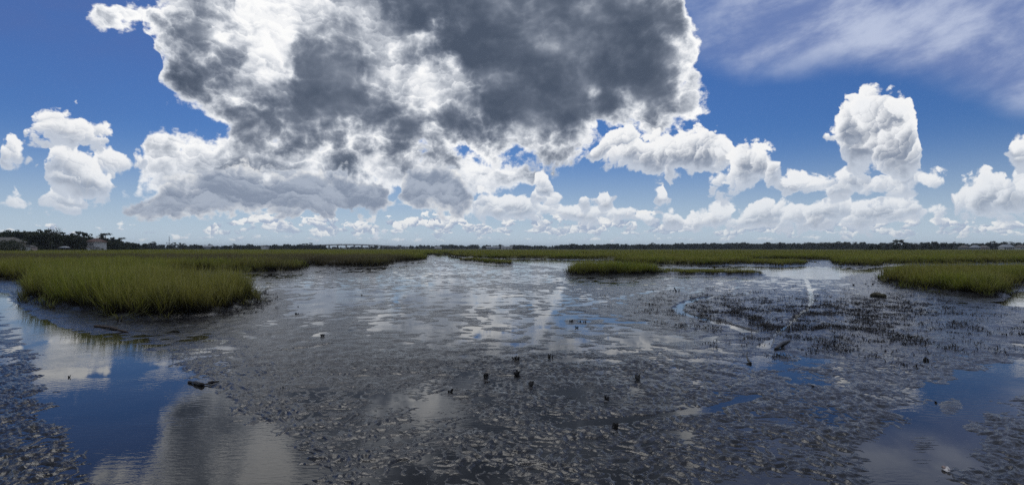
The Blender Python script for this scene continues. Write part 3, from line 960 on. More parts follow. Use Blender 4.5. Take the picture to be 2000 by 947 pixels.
def leaf(verts, faces, c, s, r, up=0.3):
    n = Vector((r.gauss(0, 1), r.gauss(0, 1), r.gauss(0, 1) + up)).normalized()
    a = n.orthogonal().normalized(); a = (Matrix.Rotation(r.uniform(0, 6.28), 3, n) @ a); b = n.cross(a)
    s1, s2 = s * r.uniform(0.6, 1.2), s * r.uniform(0.35, 0.8)
    i = len(verts)
    for u, v in ((-1, 0), (0, -1), (1, 0), (0, 1)): verts.append(tuple(Vector(c) + a * (u * s1) + b * (v * s2)))
    faces.append((i, i + 1, i + 2, i + 3))


def clump(verts, faces, c, rad, n, s, r, squash=0.75):
    for _ in range(n):
        v = Vector((r.gauss(0, 1), r.gauss(0, 1), r.gauss(0, 1))).normalized() * (rad * r.uniform(0.35, 1.0) ** 0.5 * r.uniform(0.6, 1.1))
        leaf(verts, faces, (c[0] + v.x, c[1] + v.y, c[2] + v.z * squash), s, r)


def make_tree(kind, seed, H=10.0):
    """Returns (trunk mesh, crown mesh) for a tree of height H."""
    r = random.Random(seed)
    tv, tf, cv, cf = [], [], [], []
    if kind in ('oak', 'round', 'grey'):
        h0 = H * (0.22 if kind == 'oak' else 0.14)
        lean = r.uniform(-0.5, 0.5)
        tube(tv, tf, [(0, 0, -0.5), (lean * .3, 0, h0 * .5), (lean, 0.1, h0), (lean * 1.2, 0.2, H * .62)], [.36, .30, .25, .10])
        nl = 11
        for k in range(nl):
            a = 2 * math.pi * k / nl + r.uniform(-.3, .3); e = r.uniform(0.15, 1.0)
            L = H * (0.42 if kind == 'oak' else 0.32) * r.uniform(.7, 1.1)
            tip = (lean + math.cos(a) * L * (1.1 - e * .6), math.sin(a) * L * (1.1 - e * .6), h0 + (H * .88 - h0) * e)
            mid = (lean + (tip[0] - lean) * .5, tip[1] * .5, h0 + (tip[2] - h0) * .38)
            tube(tv, tf, [(lean, 0.1, h0 * .95), mid, tip], [.15, .10, .03], 5)
            for q in range(7):
                f = r.uniform(.35, 1.08)
                c = (lean + (tip[0] - lean) * f + r.gauss(0, .5), tip[1] * f + r.gauss(0, .5), mid[2] + (tip[2] - mid[2]) * f + r.gauss(0, .35))
                clump(cv, cf, c, H * r.uniform(.09, .15), 24 if kind != 'grey' else 11, 0.42, r)
        for q in range(10):
            a = r.uniform(0, 6.28); rr = H * .20 * math.sqrt(r.random())
            clump(cv, cf, (lean + rr * math.cos(a), rr * math.sin(a), H * r.uniform(.70, .95)), H * .12, 26 if kind != 'grey' else 11, .42, r)
    elif kind == 'pine':
        lean = r.uniform(-.4, .4)
        tube(tv, tf, [(0, 0, -0.5), (lean * .4, 0, H * .4), (lean, 0, H * .75), (lean * 1.2, 0, H * .97)], [.24, .20, .14, .04])
        for k in range(13):
            e = r.uniform(.52, .96); a = r.uniform(0, 6.28); L = H * .24 * (1.25 - e) * r.uniform(1.2, 2.0)
            tip = (lean + math.cos(a) * L, math.sin(a) * L, H * e + L * .15)
            tube(tv, tf, [(lean, 0, H * e - .3), tip], [.07, .02], 4)
            for q in range(3):
                f = r.uniform(.5, 1.05)
                clump(cv, cf, (lean + (tip[0] - lean) * f, tip[1] * f, H * e + L * .15 * f + r.gauss(0, .15)), H * r.uniform(.06, .10), 17, .32, r, .7)
        clump(cv, cf, (lean * 1.2, 0, H * .93), H * .08, 40, .30, r)
    elif kind == 'umbrella':
        tube(tv, tf, [(0, 0, -0.5), (.15, 0, H * .35), (.1, .1, H * .55)], [.26, .22, .17])
        for k in range(12):
            a = 2 * math.pi * k / 12 + r.uniform(-.3, .3); e = r.uniform(.72, .97); L = H * r.uniform(.10, .36)
            tip = (.1 + math.cos(a) * L, math.sin(a) * L, H * (e - .10 * (L / (H * .36)) ** 2))
            tube(tv, tf, [(.1, .1, H * .52), (tip[0] * .5, tip[1] * .5, H * .68), tip], [.10, .07, .03], 5)
            for q in range(3):
                c = (tip[0] + r.gauss(0, H * .04), tip[1] + r.gauss(0, H * .04), tip[2] + r.gauss(0, H * .025))
                clump(cv, cf, c, H * r.uniform(.06, .10), 20, .32, r, .7)
    elif kind == 'bare':
        tube(tv, tf, [(0, 0, -0.5), (.1, 0, H * .35), (.2, .1, H * .6)], [.24, .18, .10])
        for k in range(14):
            e = r.uniform(.28, .6); a = r.uniform(0, 6.28); L = H * r.uniform(.2, .42)
            m = (.15 + math.cos(a) * L * .45, math.sin(a) * L * .45, H * e + L * .45)
            tip = (.15 + math.cos(a) * L * .75, math.sin(a) * L * .75, min(H * e + L * 1.15, H))
            tube(tv, tf, [(.15, 0, H * e), m, tip], [.08, .05, .015], 4)
            for q in range(4):
                b = (m[0] + r.gauss(0, H * .06), m[1] + r.gauss(0, H * .06), m[2] + r.uniform(.05, .16) * H)
                tube(tv, tf, [m, b], [.03, .012], 3)
                if r.random() < .6: clump(cv, cf, b, H * .045, 5, .17, r)
    elif kind == 'palm':
        tube(tv, tf, [(0, 0, -0.5), (.1, 0, H * .5), (.25, 0, H * .88)], [.20, .17, .16])
        for k in range(26):
            a = r.uniform(0, 6.28); e = r.uniform(-.5, 1.2); L = H * .24
            for s in range(5):
                f = (s + 1) / 5
                c = (.25 + math.cos(a) * L * f * math.cos(e), math.sin(a) * L * f * math.cos(e), H * .88 + L * (math.sin(e) * f - .35 * f * f))
                leaf(cv, cf, c, .30, r, 1.5)
    elif kind == 'shrub':
        for k in range(5):
            a = r.uniform(0, 6.28)
            tube(tv, tf, [(0, 0, -.3), (math.cos(a) * H * .25, math.sin(a) * H * .25, H * .55)], [.08, .03], 4)
        for q in range(26):
            a = r.uniform(0, 6.28); rr = H * .55 * math.sqrt(r.random())
            clump(cv, cf, (rr * math.cos(a), rr * math.sin(a), H * r.uniform(.08, .85) * (1.15 - rr / H)), H * .17, 26, .42, r)
    def me(n, v, f, m):
        x = bpy.data.meshes.new(n); x.from_pydata(v, [], f); x.materials.append(m); return x
    lm = {'oak': M_oak, 'round': M_oak, 'pine': M_pine, 'palm': M_palm, 'shrub': M_oak, 'grey': M_grey, 'bare': M_grey, 'umbrella': M_pine}[kind]
    return me('trunk', tv, tf, M_bark), me('crown', cv, cf, lm), max(v[2] for v in cv)


TREES = {}
for kind, cnt in (('oak', 4), ('round', 3), ('pine', 4), ('bare', 3), ('palm', 2), ('shrub', 3), ('grey', 3), ('umbrella', 2)):
    TREES[kind] = [make_tree(kind, 100 + 7 * i + len(kind) * 31) for i in range(cnt)]
KIND_NAME = {'oak': 'oak_tree', 'round': 'oak_tree', 'pine': 'pine_tree', 'bare': 'bare_tree', 'palm': 'palm_tree', 'shrub': 'shrub', 'grey': 'grey_tree', 'umbrella': 'pine_tree'}
KIND_CAT = {'oak': 'tree', 'round': 'tree', 'pine': 'pine', 'bare': 'tree', 'palm': 'palm', 'shrub': 'shrub', 'grey': 'tree', 'umbrella': 'pine'}
_tn = [0]


def place_tree(kind, px, top, d, label, group, wide=1.0, ground=0.7):
    """A tree whose top stands at this column and row of the view, d metres away."""
    _tn[0] += 1
    r = random.Random(_tn[0] * 13)
    tm, cm, mh = TREES[kind][r.randrange(len(TREES[kind]))]
    h = (HORIZON - top) / FOC * d + EYE - ground
    s = h / mh
    e = bpy.data.objects.new(KIND_NAME[kind], None); COL.objects.link(e)
    e.location = ((px - 1000.0) / FOC * d, d, ground); e.rotation_euler = (0, 0, r.uniform(0, 6.28))
    w = s * wide * r.uniform(1.0, 1.22)
    e.scale = (w, w, s); e.empty_display_size = 0.3
    tag(e, label, KIND_CAT[kind], group)
    for n, m in (('trunk', tm), ('crown', cm)):
        link(bpy.data.objects.new(n, m), e)
    return e


LG = 'trees along the left shore'
for k, px, top, d, wd, lab in (
    ('oak', -34, 456, 300, 1.1, 'dark oak cut by the left edge of the picture'),
    ('oak', 2, 453, 330, 1.1, 'dark oak crown behind the grey hipped roof at the left edge'),
    ('oak', 22, 448, 330, 1.0, 'leafy oak rising behind the right end of the grey hipped roof'),
    ('round', 38, 450, 320, 1.0, 'dark oak above the gap between roof and pink house'),
    ('oak', 52, 449, 330, 1.1, 'broad oak directly above the small pink house'),
    ('oak', 66, 454, 330, 1.0, 'second dark oak to the right of the pink house'),
    ('round', 78, 455, 330, 1.0, 'rounded oak left of the tallest oak on the shore'),
    ('oak', 93, 445, 340, .95, 'tallest dense oak on the left shore, with rounded top'),
    ('bare', 106, 444, 335, .8, 'thin bare twigged tree right beside the tallest oak'),
    ('bare', 113, 447, 350, .7, 'second bare twigged tree a little right of the tallest oak'),
    ('round', 112, 455, 330, 1.0, 'dark oak under the bare twigged trees'),
    ('pine', 124, 452, 345, 1.1, 'ragged pine just right of the bare twigged trees'),
    ('oak', 131, 459, 345, .9, 'lower oak in the dip of the left tree line'),
    ('oak', 142, 462, 345, .9, 'low dark oak left of the umbrella topped pine'),
    ('umbrella', 156, 451, 350, 1.15, 'umbrella topped pine standing over the white two storey house'),
    ('oak', 150, 462, 340, .9, 'dark oak left of the white two storey house'),
    ('round', 162, 468, 335, .9, 'dark low tree partly covering the left side of the white house'),
    ('oak', 179, 462, 385, .9, 'oak behind the right end of the white house'),
    ('bare', 195, 456, 365, .9, 'grey bare tree right of the white house'),
    ('grey', 191, 466, 372, .8, 'thin grey leafed tree just right of the white house'),
    ('pine', 208, 454, 380, 1.3, 'tall dark pine right of the bare grey tree'),
    ('oak', 216, 464, 400, .9, 'oak under the two pines right of the white house'),
    ('pine', 222, 462, 400, 1.3, 'shorter spreading pine next to the tall dark pine'),
    ('pine', 239, 463, 420, 1.3, 'last lone pine at the right end of the left shore trees'),
    ('round', 231, 470, 400, 1.0, 'round oak between the two last pines'),
    ('oak', 247, 471, 430, .9, 'oak right of the last lone pine'),
    ('round', 258, 473, 460, 1.0, 'small oak at the end of the left shore'),
    ('oak', 268, 474, 520, 1.0, 'small far oak where the left shore bends away'),
    ('round', 282, 475, 600, 1.1, 'far oak beyond the bend of the left shore'),
    ('oak', 186, 464, 395, 1.0, 'dark oak crown rising directly behind the white house roof'),
    ('oak', 201, 463, 392, 1.0, 'full oak between the bare grey tree and the tall dark pine'),
    ('round', 228, 466, 410, 1.0, 'full round oak before the last lone pine'),
    ('oak', 86, 452, 332, 1.1, 'broad dark oak just left of the tallest oak'),
    ('oak', 140, 458, 342, 1.1, 'full dark oak filling the dip left of the umbrella topped pine'),
    ('shrub', 24, 466, 256, 1.3, 'tall green shrub hiding the right end of the grey roofed house'),
    ('shrub', -2, 467, 252, 1.4, 'tall shrub hiding the front of the grey roofed house'),
    ('shrub', 58, 487, 280, 1.2, 'low shrub before the pink house'),
    ('shrub', 166, 484, 335, 1.1, 'low dark shrub before the white house'),
    ('palm', 46, 466, 285, 1.3, 'cabbage palm in front of the pink house'),
    ('palm', 66, 474, 300, 1.1, 'small palm right of the pink house'),
    ('palm', 100, 472, 305, 1.1, 'small palm under the tallest oak'),
    ('shrub', 10, 468, 265, 1.0, 'large green shrub below the grey hipped roof'),
    ('shrub', 30, 474, 270, .9, 'dark shrub right of the large green shrub'),
    ('shrub', -8, 470, 258, 1.0, 'shrub cut by the left edge below the roof'),
    ('shrub', 78, 484, 318, 1.0, 'low shrub right of the pink house'),
    ('shrub', 112, 485, 318, .9, 'low shrub by the garden left of the white house'),
    ('shrub', 145, 482, 330, .9, 'low shrub at the foot of the white house'),
    ('shrub', 200, 484, 350, .9, 'low grey green shrub right of the white house wall'),
    ('shrub', 222, 485, 380, .9, 'low shrub under the spreading pine'),
    ('shrub', 245, 485, 400, .9, 'low shrub below the last lone pine'),
): place_tree(k, px, top, d, lab, LG, wd)
HG = 'trees of the low wooded islet in the right marsh'
for k, px, top, d, wd, lab in (
    ('shrub', 1693, 481, 470, 1.2, 'low shrub at the left end of the wooded islet'),
    ('round', 1702, 479, 475, 1.3, 'low oak second from the left on the wooded islet'),
    ('oak', 1716, 477, 480, 1.2, 'oak left of the centre of the wooded islet'),
    ('grey', 1733, 474, 485, 1.0, 'grey thin tree left of the tall spreading tree on the islet'),
    ('umbrella', 1757, 467, 490, 1.9, 'tall spreading tree with open crown on the wooded islet'),
    ('oak', 1748, 477, 475, 1.2, 'dark oak under the tall spreading tree of the islet'),
    ('oak', 1768, 477, 475, 1.2, 'dark oak right of the tall spreading tree of the islet'),
    ('grey', 1784, 476, 480, 1.1, 'grey leafed tree right of the islet oaks'),
    ('bare', 1790, 473, 490, .9, 'bare twigged tree on the right half of the islet'),
    ('grey', 1802, 477, 480, 1.2, 'second grey leafed tree on the right half of the islet'),
    ('grey', 1816, 478, 480, 1.2, 'third grey leafed tree on the right half of the islet'),
    ('shrub', 1830, 481, 470, 1.2, 'low shrub at the right end of the islet'),
    ('shrub', 1725, 482, 465, 1.2, 'low shrub in front of the islet oaks'),
    ('shrub', 1775, 482, 465, 1.2, 'low shrub in front of the islet centre'),
    ('shrub', 1760, 483, 462, 1.2, 'lowest shrub at the waterside of the islet'),
): place_tree(k, px, top, d, lab, HG, wd, 0.5)
SG = 'trees along the right shore'
for i, (k, px, top, d, wd) in enumerate((
    ('oak', 1810, 472, 720, 1.3), ('round', 1826, 471, 720, 1.3), ('oak', 1842, 473, 720, 1.2), ('round', 1858, 475, 720, 1.2), ('pine', 1863, 472, 710, 1.5), ('pine', 1874, 474, 710, 1.6),
    ('oak', 1879, 477, 690, 1.2), ('oak', 1905, 477, 720, 1.2), ('pine', 1918, 474, 700, 1.3), ('oak', 1930, 473, 700, 1.2), ('pine', 1938, 470, 700, 1.6), ('oak', 1948, 473, 690, 1.3),
    ('oak', 1960, 471, 690, 1.3), ('pine', 1975, 472, 700, 1.5), ('oak', 1988, 474, 700, 1.2), ('round', 2004, 473, 700, 1.3), ('oak', 2024, 472, 700, 1.3))):
    place_tree(k, px, top, d, ('dark oak' if k != 'pine' else 'dark pine') + ' on the right shore, number %s from the left of its row' % ('one two three four five six seven eight nine ten eleven twelve thirteen fourteen fifteen sixteen seventeen'.split()[i]), SG, wd)
FG = 'lone pines over the far wood'
for px, top, d, lab in ((299, 471, 800, 'lone far pine left of the radio mast'), (303, 473, 820, 'second far pine left of the radio mast'), (341, 473, 950, 'small lone far pine right of the radio mast'),
                        (352, 474, 950, 'second small far pine right of the radio mast'), (360, 475, 960, 'third small far pine right of the radio mast'), (410, 476, 900, 'spreading far pine in front of the pale warehouse'),
                        (457, 475, 950, 'far pine at the left of the low dark wood before the bridge'), (485, 476, 950, 'far pine second from the low dark wood before the bridge'),
                        (592, 475, 900, 'pair topped far pine left of the bridge'), (598, 475, 900, 'far pine next to the left end of the bridge'), (607, 474, 900, 'tallest far pine left of the bridge'),
                        (1275, 473, 1000, 'far pine above the wood right of centre'), (1440, 473, 1000, 'far pine above the wood far right of centre'), (1637, 471, 900, 'far pine left of the wooded islet')):
    place_tree('pine', px, top, d, lab, FG, 1.5)

# far woods that read as one mass
LOW = bpy.data.collections.new('far_wood_kinds')
for kind in ('oak', 'round', 'shrub', 'oak'):
    for tm, cm, mh in TREES[kind][:2]:
        c = bpy.data.objects.new('far_crown', cm); LOW.objects.link(c)
nk = len(LOW.objects)


def far_wood(label, px0, px1, n, d0, d1, tops, name='far_wood', group='far woods on the horizon'):
    px = rng.uniform(px0, px1, n); d = rng.uniform(d0, d1, n)
    top = np.interp(px, [t[0] for t in tops], [t[1] for t in tops]) + 1.8 * perlin(px / 16.0, d * 0 + .5, 8) + rng.normal(0, .7, n) - 2.2 * (rng.random(n) < .05) + .8
    h = (HORIZON - top) / FOC * d + EYE - .6
    s = np.maximum(h, 3.0) / 10.0
    w = s * rng.uniform(1.0, 1.6, n)
    o = scatter(name, np.stack([(px - 1000) / FOC * d, d, np.full(n, .6) - .22 * h], -1), np.stack([np.zeros(n), np.zeros(n), rng.uniform(0, 6.28, n)], -1),
                np.stack([w, w, s * 1.22], -1), rng.integers(0, nk, n), LOW)
    tag(o, label, 'woodland', group, 'stuff')


far_wood('far dark wood on the horizon behind the left shore and masts', -400, 450, 500, 820, 980, [(-400, 474), (250, 475), (300, 477), (360, 478.5), (450, 479.5)])
far_wood('low dark wood on the horizon left of the bridge', 440, 640, 200, 880, 960, [(440, 479), (470, 478), (520, 480), (560, 477.5), (600, 478), (640, 481)])
far_wood('thin far wood on the horizon between bridge and centre', 640, 1010, 330, 1350, 1600, [(640, 482), (760, 481), (850, 479.5), (900, 478.5), (960, 479), (1010, 479.5)])
far_wood('long even far wood on the horizon right of centre', 1000, 1500, 560, 1100, 1300, [(1000, 479.5), (1060, 479), (1110, 477.5), (1250, 477), (1400, 475.5), (1500, 475)])
far_wood('far wood on the horizon behind the wooded islet and right shore', 1490, 2500, 620, 950, 1150, [(1490, 475), (1640, 474), (1700, 475.5), (1800, 475), (1900, 476), (2500, 474)])
far_wood('dense dark wood filling the shore behind the left trees', -120, 262, 250, 370, 460, [(-120, 454), (0, 455), (60, 454), (125, 459), (170, 465), (262, 475)], 'shore_wood', None)
# ---------------------------------------------------------------- houses, bridge, masts
def box_data(x0, x1, y0, y1, z0, z1):
    v = [(x, y, z) for z in (z0, z1) for y in (y0, y1) for x in (x0, x1)]
    return v, [(0, 2, 3, 1), (4, 5, 7, 6), (0, 1, 5, 4), (2, 6, 7, 3), (0, 4, 6, 2), (1, 3, 7, 5)]


def box(name, mat, parent, *b):
    v, f = box_data(*b)
    return mesh_obj(name, v, f, mat, parent)


def boxes(name, mat, parent, bs):
    vs, fs = [], []
    for b in bs:
        v, f = box_data(*b); n = len(vs); vs += v; fs += [tuple(i + n for i in q) for q in f]
    return mesh_obj(name, vs, fs, mat, parent)


def root(name, px, d, z, rot, label, cat, group=None):
    e = bpy.data.objects.new(name, None); COL.objects.link(e); e.empty_display_size = .3
    e.location = ((px - 1000) / FOC * d, d, z); e.rotation_euler = (0, 0, rot)
    return tag(e, label, cat, group)


M_white = plain('white_stucco', (0.56, 0.55, 0.53), (0.66, 0.65, 0.62), .6, .8)
M_pink = plain('pink_stucco', (0.50, 0.38, 0.34), (0.58, 0.45, 0.40), .6, .8)
M_greyw = plain('grey_siding', (0.20, 0.22, 0.24), (0.28, 0.30, 0.32), .6, .8)
M_tan = plain('tan_brick', (0.30, 0.24, 0.19), (0.38, 0.31, 0.25), .8, .85)
M_red = plain('red_tile', (0.105, 0.060, 0.050), (0.150, 0.085, 0.068), 1.5, .8)
M_shing = plain('grey_shingle', (0.13, 0.12, 0.11), (0.19, 0.175, 0.16), 1.2, .9)
M_conc = plain('concrete', (0.36, 0.35, 0.33), (0.46, 0.45, 0.42), .3, .85)
M_glass = plain('dark_pane', (0.02, 0.025, 0.03), (0.035, 0.04, 0.045), .5, .08)
M_wood = plain('weathered_wood', (0.15, 0.135, 0.12), (0.25, 0.225, 0.20), 2.0, .85)
M_steel = plain('grey_steel', (0.22, 0.23, 0.24), (0.30, 0.31, 0.32), .4, .5)
M_tin = plain('pale_metal_roof', (0.24, 0.26, 0.28), (0.32, 0.34, 0.36), .3, .5)


def gable(name, mat, parent, x0, x1, y0, y1, z0, z1, over=.4, hip=0.0):
    """A roof with its ridge along x; hip shortens the ridge at both ends."""
    x0 -= over; x1 += over; y0 -= over; y1 += over
    ym = (y0 + y1) / 2; t = .18
    v = [(x0, y0, z0), (x1, y0, z0), (x1, y1, z0), (x0, y1, z0), (x0 + hip, ym, z1), (x1 - hip, ym, z1)]
    v += [(x, y, z - t) for x, y, z in v[:4]]
    f = [(0, 1, 5, 4), (2, 3, 4, 5), (0, 4, 3), (1, 2, 5), (6, 7, 1, 0), (7, 8, 2, 1), (8, 9, 3, 2), (9, 6, 0, 3), (9, 8, 7, 6)]
    return mesh_obj(name, v, f, mat, parent)


def window(parent, x, y, z, w, h, axis='y', frame=None):
    """A window set on a wall that looks towards -y (axis y) or +x (axis x): frame proud of the wall, pane recessed in it."""
    if axis == 'y':
        fr = boxes('window', frame or M_white, parent, [(x - w / 2 - .1, x + w / 2 + .1, y - .08, y, z - .1, z), (x - w / 2 - .1, x + w / 2 + .1, y - .08, y, z + h, z + h + .1),
                   (x - w / 2 - .1, x - w / 2, y - .08, y, z, z + h), (x + w / 2, x + w / 2 + .1, y - .08, y, z, z + h), (x - .03, x + .03, y - .06, y, z, z + h)])
        box('pane', M_glass, fr, x - w / 2, x + w / 2, y - .03, y + .05, z, z + h)
    else:
        fr = boxes('window', frame or M_white, parent, [(x, x + .08, y - w / 2 - .1, y + w / 2 + .1, z - .1, z), (x, x + .08, y - w / 2 - .1, y + w / 2 + .1, z + h, z + h + .1),
                   (x, x + .08, y - w / 2 - .1, y - w / 2, z, z + h), (x, x + .08, y + w / 2, y + w / 2 + .1, z, z + h)])
        box('pane', M_glass, fr, x - .05, x + .03, y - w / 2, y + w / 2, z, z + h)


# white two storey house on the left shore
h = root('white_house', 176, 352, .7, math.radians(-14), 'white two storey house with red brown tiled roof on the left shore', 'house')
box('wall', M_white, h, -3.6, 3.2, 0, 8, 0, 5.9)
gable('roof', M_red, h, -3.6, 3.2, 0, 8, 5.9, 7.9, .6, 2.2)
for wx in (-2.2, 0.0, 1.6):
    window(h, wx, 0, 3.7, .9, 1.3)
window(h, -1.6, 0, 1.0, 1.0, 1.5); window(h, .2, 0, .2, .9, 2.1)
bal = boxes('balcony', M_white, h, [(2.6, 5.0, -.6, 3.4, 2.75, 2.95), (2.6, 5.0, -.6, 3.4, 5.75, 5.88), (2.7, 4.9, -.6, -.52, 3.6, 3.7)])
for q in (2.72, 3.8, 4.86): box('post', M_white, bal, q - .09, q + .09, -.55, -.38, 0, 5.74)
door = box('door', M_wood, h, 3.5, 4.3, -.05 + 0.6, .7, .1, 2.2)
low = root('garden_wall', 186, 349, .7, math.radians(-14), 'low pale garden wall right of the white two storey house', 'wall')
box('panel', M_conc, low, -1.2, 3.4, 0, .25, 0, 1.6); box('coping', M_white, low, -1.3, 3.5, -.06, .31, 1.6, 1.74)
wing = root('porch_house', 161, 345, .7, 0, 'low porch with pale hipped roof left of the white house', 'house')
box('wall', M_white, wing, -1.9, 1.5, 1.2, 4.5, 0, 2.5); gable('roof', M_shing, wing, -1.9, 1.5, -.6, 4.5, 2.5, 3.5, .35, 1.0)
for q in (-1.8, -.2, 1.4): box('post', M_white, wing, q - .07, q + .07, -.5, -.36, 0, 2.4)
window(wing, -.9, 1.2, .9, .8, 1.1)

ph = root('pink_house', 55, 296, .7, math.radians(6), 'small pink house under the oaks near the left edge', 'house')
box('wall', M_pink, ph, -1.2, 1.1, 0, 5, 0, 2.5); gable('roof', M_shing, ph, -1.2, 1.1, 0, 5, 2.5, 3.4, .25, .3)
window(ph, -.2, 0, .2, .8, 1.8); box('step', M_conc, ph, -1.1, 1.0, -.8, -.003, 0, .25)
ph = root('white_shed', 44, 292, .7, 0, 'narrow white gabled shed left of the pink house', 'shed')
box('wall', M_white, ph, -.9, .8, 0, 4, 0, 2.6); gable('roof', M_shing, ph, -.9, .8, 0, 4, 2.6, 3.7, .25)
window(ph, -.1, 0, .8, .5, .9)
gh = root('grey_roof_house', 4, 300, .7, math.radians(4), 'house with broad grey brown hipped roof behind the shrubs at the left edge', 'house')
box('wall', M_tan, gh, -9, 5, 0, 9, 0, 5.2); gable('roof', M_shing, gh, -9, 5, 0, 9, 5.2, 7.6, .6, 3.0)
for q in (-6, -2, 2): window(gh, q, 0, 1.2, 1.2, 1.5)
gz = root('garden_pavilion', 126, 322, .7, 0, 'open garden pavilion with flat pale roof under the left oaks', 'pavilion')
gable('roof', M_tin, gz, -1.7, 1.7, -1.5, 1.5, 2.4, 3.0, .3, 1.2)
for q in (-1.5, 1.5):
    for w in (-1.3, 1.3): box('post', M_wood, gz, q - .08, q + .08, w - .08, w + .08, 0, 2.3)
fn = root('garden_fence', 92, 312, .7, 0, 'low post and rail fence in the garden below the tallest oak', 'fence')
for q in range(11): box('post', M_wood, fn, -6 + q * 1.2 - .06, -6 + q * 1.2 + .06, -.06, .06, 0, 1.1)
for q in (.45, .95): box('rail', M_wood, fn, -6.2, 6.2, -.1, -.063, q, q + .09)
dk = root('wooden_dock', 22, 225, .0, math.radians(3), 'low weathered wooden dock at the left edge before the shrubs', 'dock')
for q in range(20): box('plank', M_wood, dk, -6.2 + q * .5, -6.2 + q * .5 + .46, -.8, .9, .95, 1.02)
for q in (-.6, .7): box('beam', M_wood, dk, -6.3, 3.9, q - .08, q + .08, .78, .948)
for q in range(6):
    for w in (-.7, .8): box('pile', M_wood, dk, -6 + q * 1.9 - .1, -6 + q * 1.9 + .1, w - .1, w + .1, -.4, .776)


def skiff(px, d, L, label, z=.62):
    o = root('skiff', px, d, z, random.uniform(-.2, .2), label, 'boat', 'small boats hauled up on the left shore')
    sec = [(-.5, .30, .42), (-.2, .40, .40), (.15, .38, .42), (.38, .22, .50), (.5, .02, .60)]
    v, f = [], []
    for x, w, hh in sec: v += [(x * L, -w * L * .45, hh), (x * L, -w * L * .25, 0), (x * L, w * L * .25, 0), (x * L, w * L * .45, hh)]
    for i in range(len(sec) - 1):
        for k in range(3): f.append((i * 4 + k, i * 4 + 4 + k, i * 4 + 5 + k, i * 4 + 1 + k))
    f.append((3, 2, 1, 0))
    hl = mesh_obj('hull', v, f, M_white, o)
    for x in (-.25, .1): box('thwart', M_wood, o, x * L - .1, x * L + .1, -.16 * L, .16 * L, .30, .34)


skiff(201, 345, 2.2, 'small white boat on the grass edge right of the garden wall')
skiff(231, 365, 2.4, 'white boat farther right under the spreading pine')

# houses of the right shore
for px, d, w, hh, wm, rm, rot, lab in (
    (1888, 640, 7, 2.6, M_greyw, M_shing, .1, 'grey house leftmost of the five on the right shore'), (1909, 640, 7, 2.8, M_greyw, M_tin, 0, 'grey house with pale roof second on the right shore'),
    (1926, 650, 7, 2.6, M_tan, M_shing, -.1, 'tan brick house third on the right shore'), (1971, 600, 11, 3.2, M_white, M_tin, 0, 'white house with pale metal roof and chimney on the right shore'),
    (1999, 610, 8, 2.8, M_white, M_shing, .1, 'white house cut by the right edge of the picture')):
    o = root('shore_house', px, d, .8, rot, lab, 'house', 'houses on the right shore')
    box('wall', wm, o, -w / 2, w / 2, 0, 7, 0, hh)
    rf = gable('roof', rm, o, -w / 2, w / 2, 0, 7, hh, hh + 2.6, .5, 1.8)
    if px == 1971: box('chimney', M_white, rf, 1.6, 2.5, 3, 3.9, hh + .6, hh + 4.0)
    for q in np.arange(-w / 2 + 1.4, w / 2 - .6, 2.1): window(o, q, 0, .9, 1.1, 1.5)
    if px == 1971:
        for q in (-3.8, -1.3, 1.3, 3.8): box('porch_post', M_white, o, q - .12, q + .12, -1.9, -1.66, 0, 2.6)
        box('porch_roof', M_tin, o, -4.4, 4.4, -2.2, -.51, 2.6, 2.76)

# warehouses and low buildings on the horizon
def warehouse(px, d, w, hh, lab, wall, roof):
    o = root('warehouse', px, d, .8, 0, lab, 'building')
    box('wall', wall, o, -w / 2, w / 2, 0, 18, 0, hh); gable('roof', roof, o, -w / 2, w / 2, 0, 18, hh, hh + 1.6, .5)
    for q in np.arange(-w / 2 + 3, w / 2 - 2, 6.0): box('door', M_steel, o, q, q + 2.6, -.12, -.003, 0, 3.0)


warehouse(402, 860, 24, 4.2, 'long pale warehouse on the horizon right of the masts', M_greyw, M_tin)
warehouse(990, 1150, 22, 4.6, 'white low building on the horizon just left of centre', M_white, M_tin)
warehouse(962, 1200, 26, 4.0, 'bluish grey low building on the horizon left of the white one', M_greyw, M_tin)
warehouse(513, 870, 5, 5.0, 'small pale building on the horizon left of the low dark wood', M_white, M_shing)
warehouse(855, 1250, 14, 3.2, 'small grey shed on the horizon right of the bridge', M_greyw, M_tin)

# bridge over the far river
BD = 1450.0
br = root('road_bridge', 680, BD, 0, 0, 'long grey concrete road bridge arching over the far river', 'bridge')
prof = [(596, 480.2), (620, 479.0), (643, 478.0), (660, 477.6), (680, 477.4), (700, 477.6), (720, 478.3), (745, 479.6), (775, 481.2), (800, 482.3)]
bx = np.arange(596, 801, 4.0); bz = np.interp(bx, [p[0] for p in prof], [p[1] for p in prof])
bxm = (bx - 680) / FOC * BD; bzm = (HORIZON - bz) / FOC * BD + EYE
def strip(name, mat, z_lo, z_hi, y0, y1):
    v, f = [], []
    for x, z in zip(bxm, bzm): v += [(x, y0, z + z_lo), (x, y1, z + z_lo), (x, y1, z + z_hi), (x, y0, z + z_hi)]
    for i in range(len(bxm) - 1):
        for k in range(4): a = i * 4 + k; b = i * 4 + (k + 1) % 4; f.append((a, b, b + 4, a + 4))
    f += [(3, 2, 1, 0), tuple(len(v) - 4 + k for k in range(4))]
    return mesh_obj(name, v, f, mat, br)
strip('deck', M_conc, -1.9, 0.0, -5, 5); strip('parapet', M_conc, .003, .95, -5.1, -4.8); strip('parapet', M_conc, .003, .95, 4.8, 5.1)
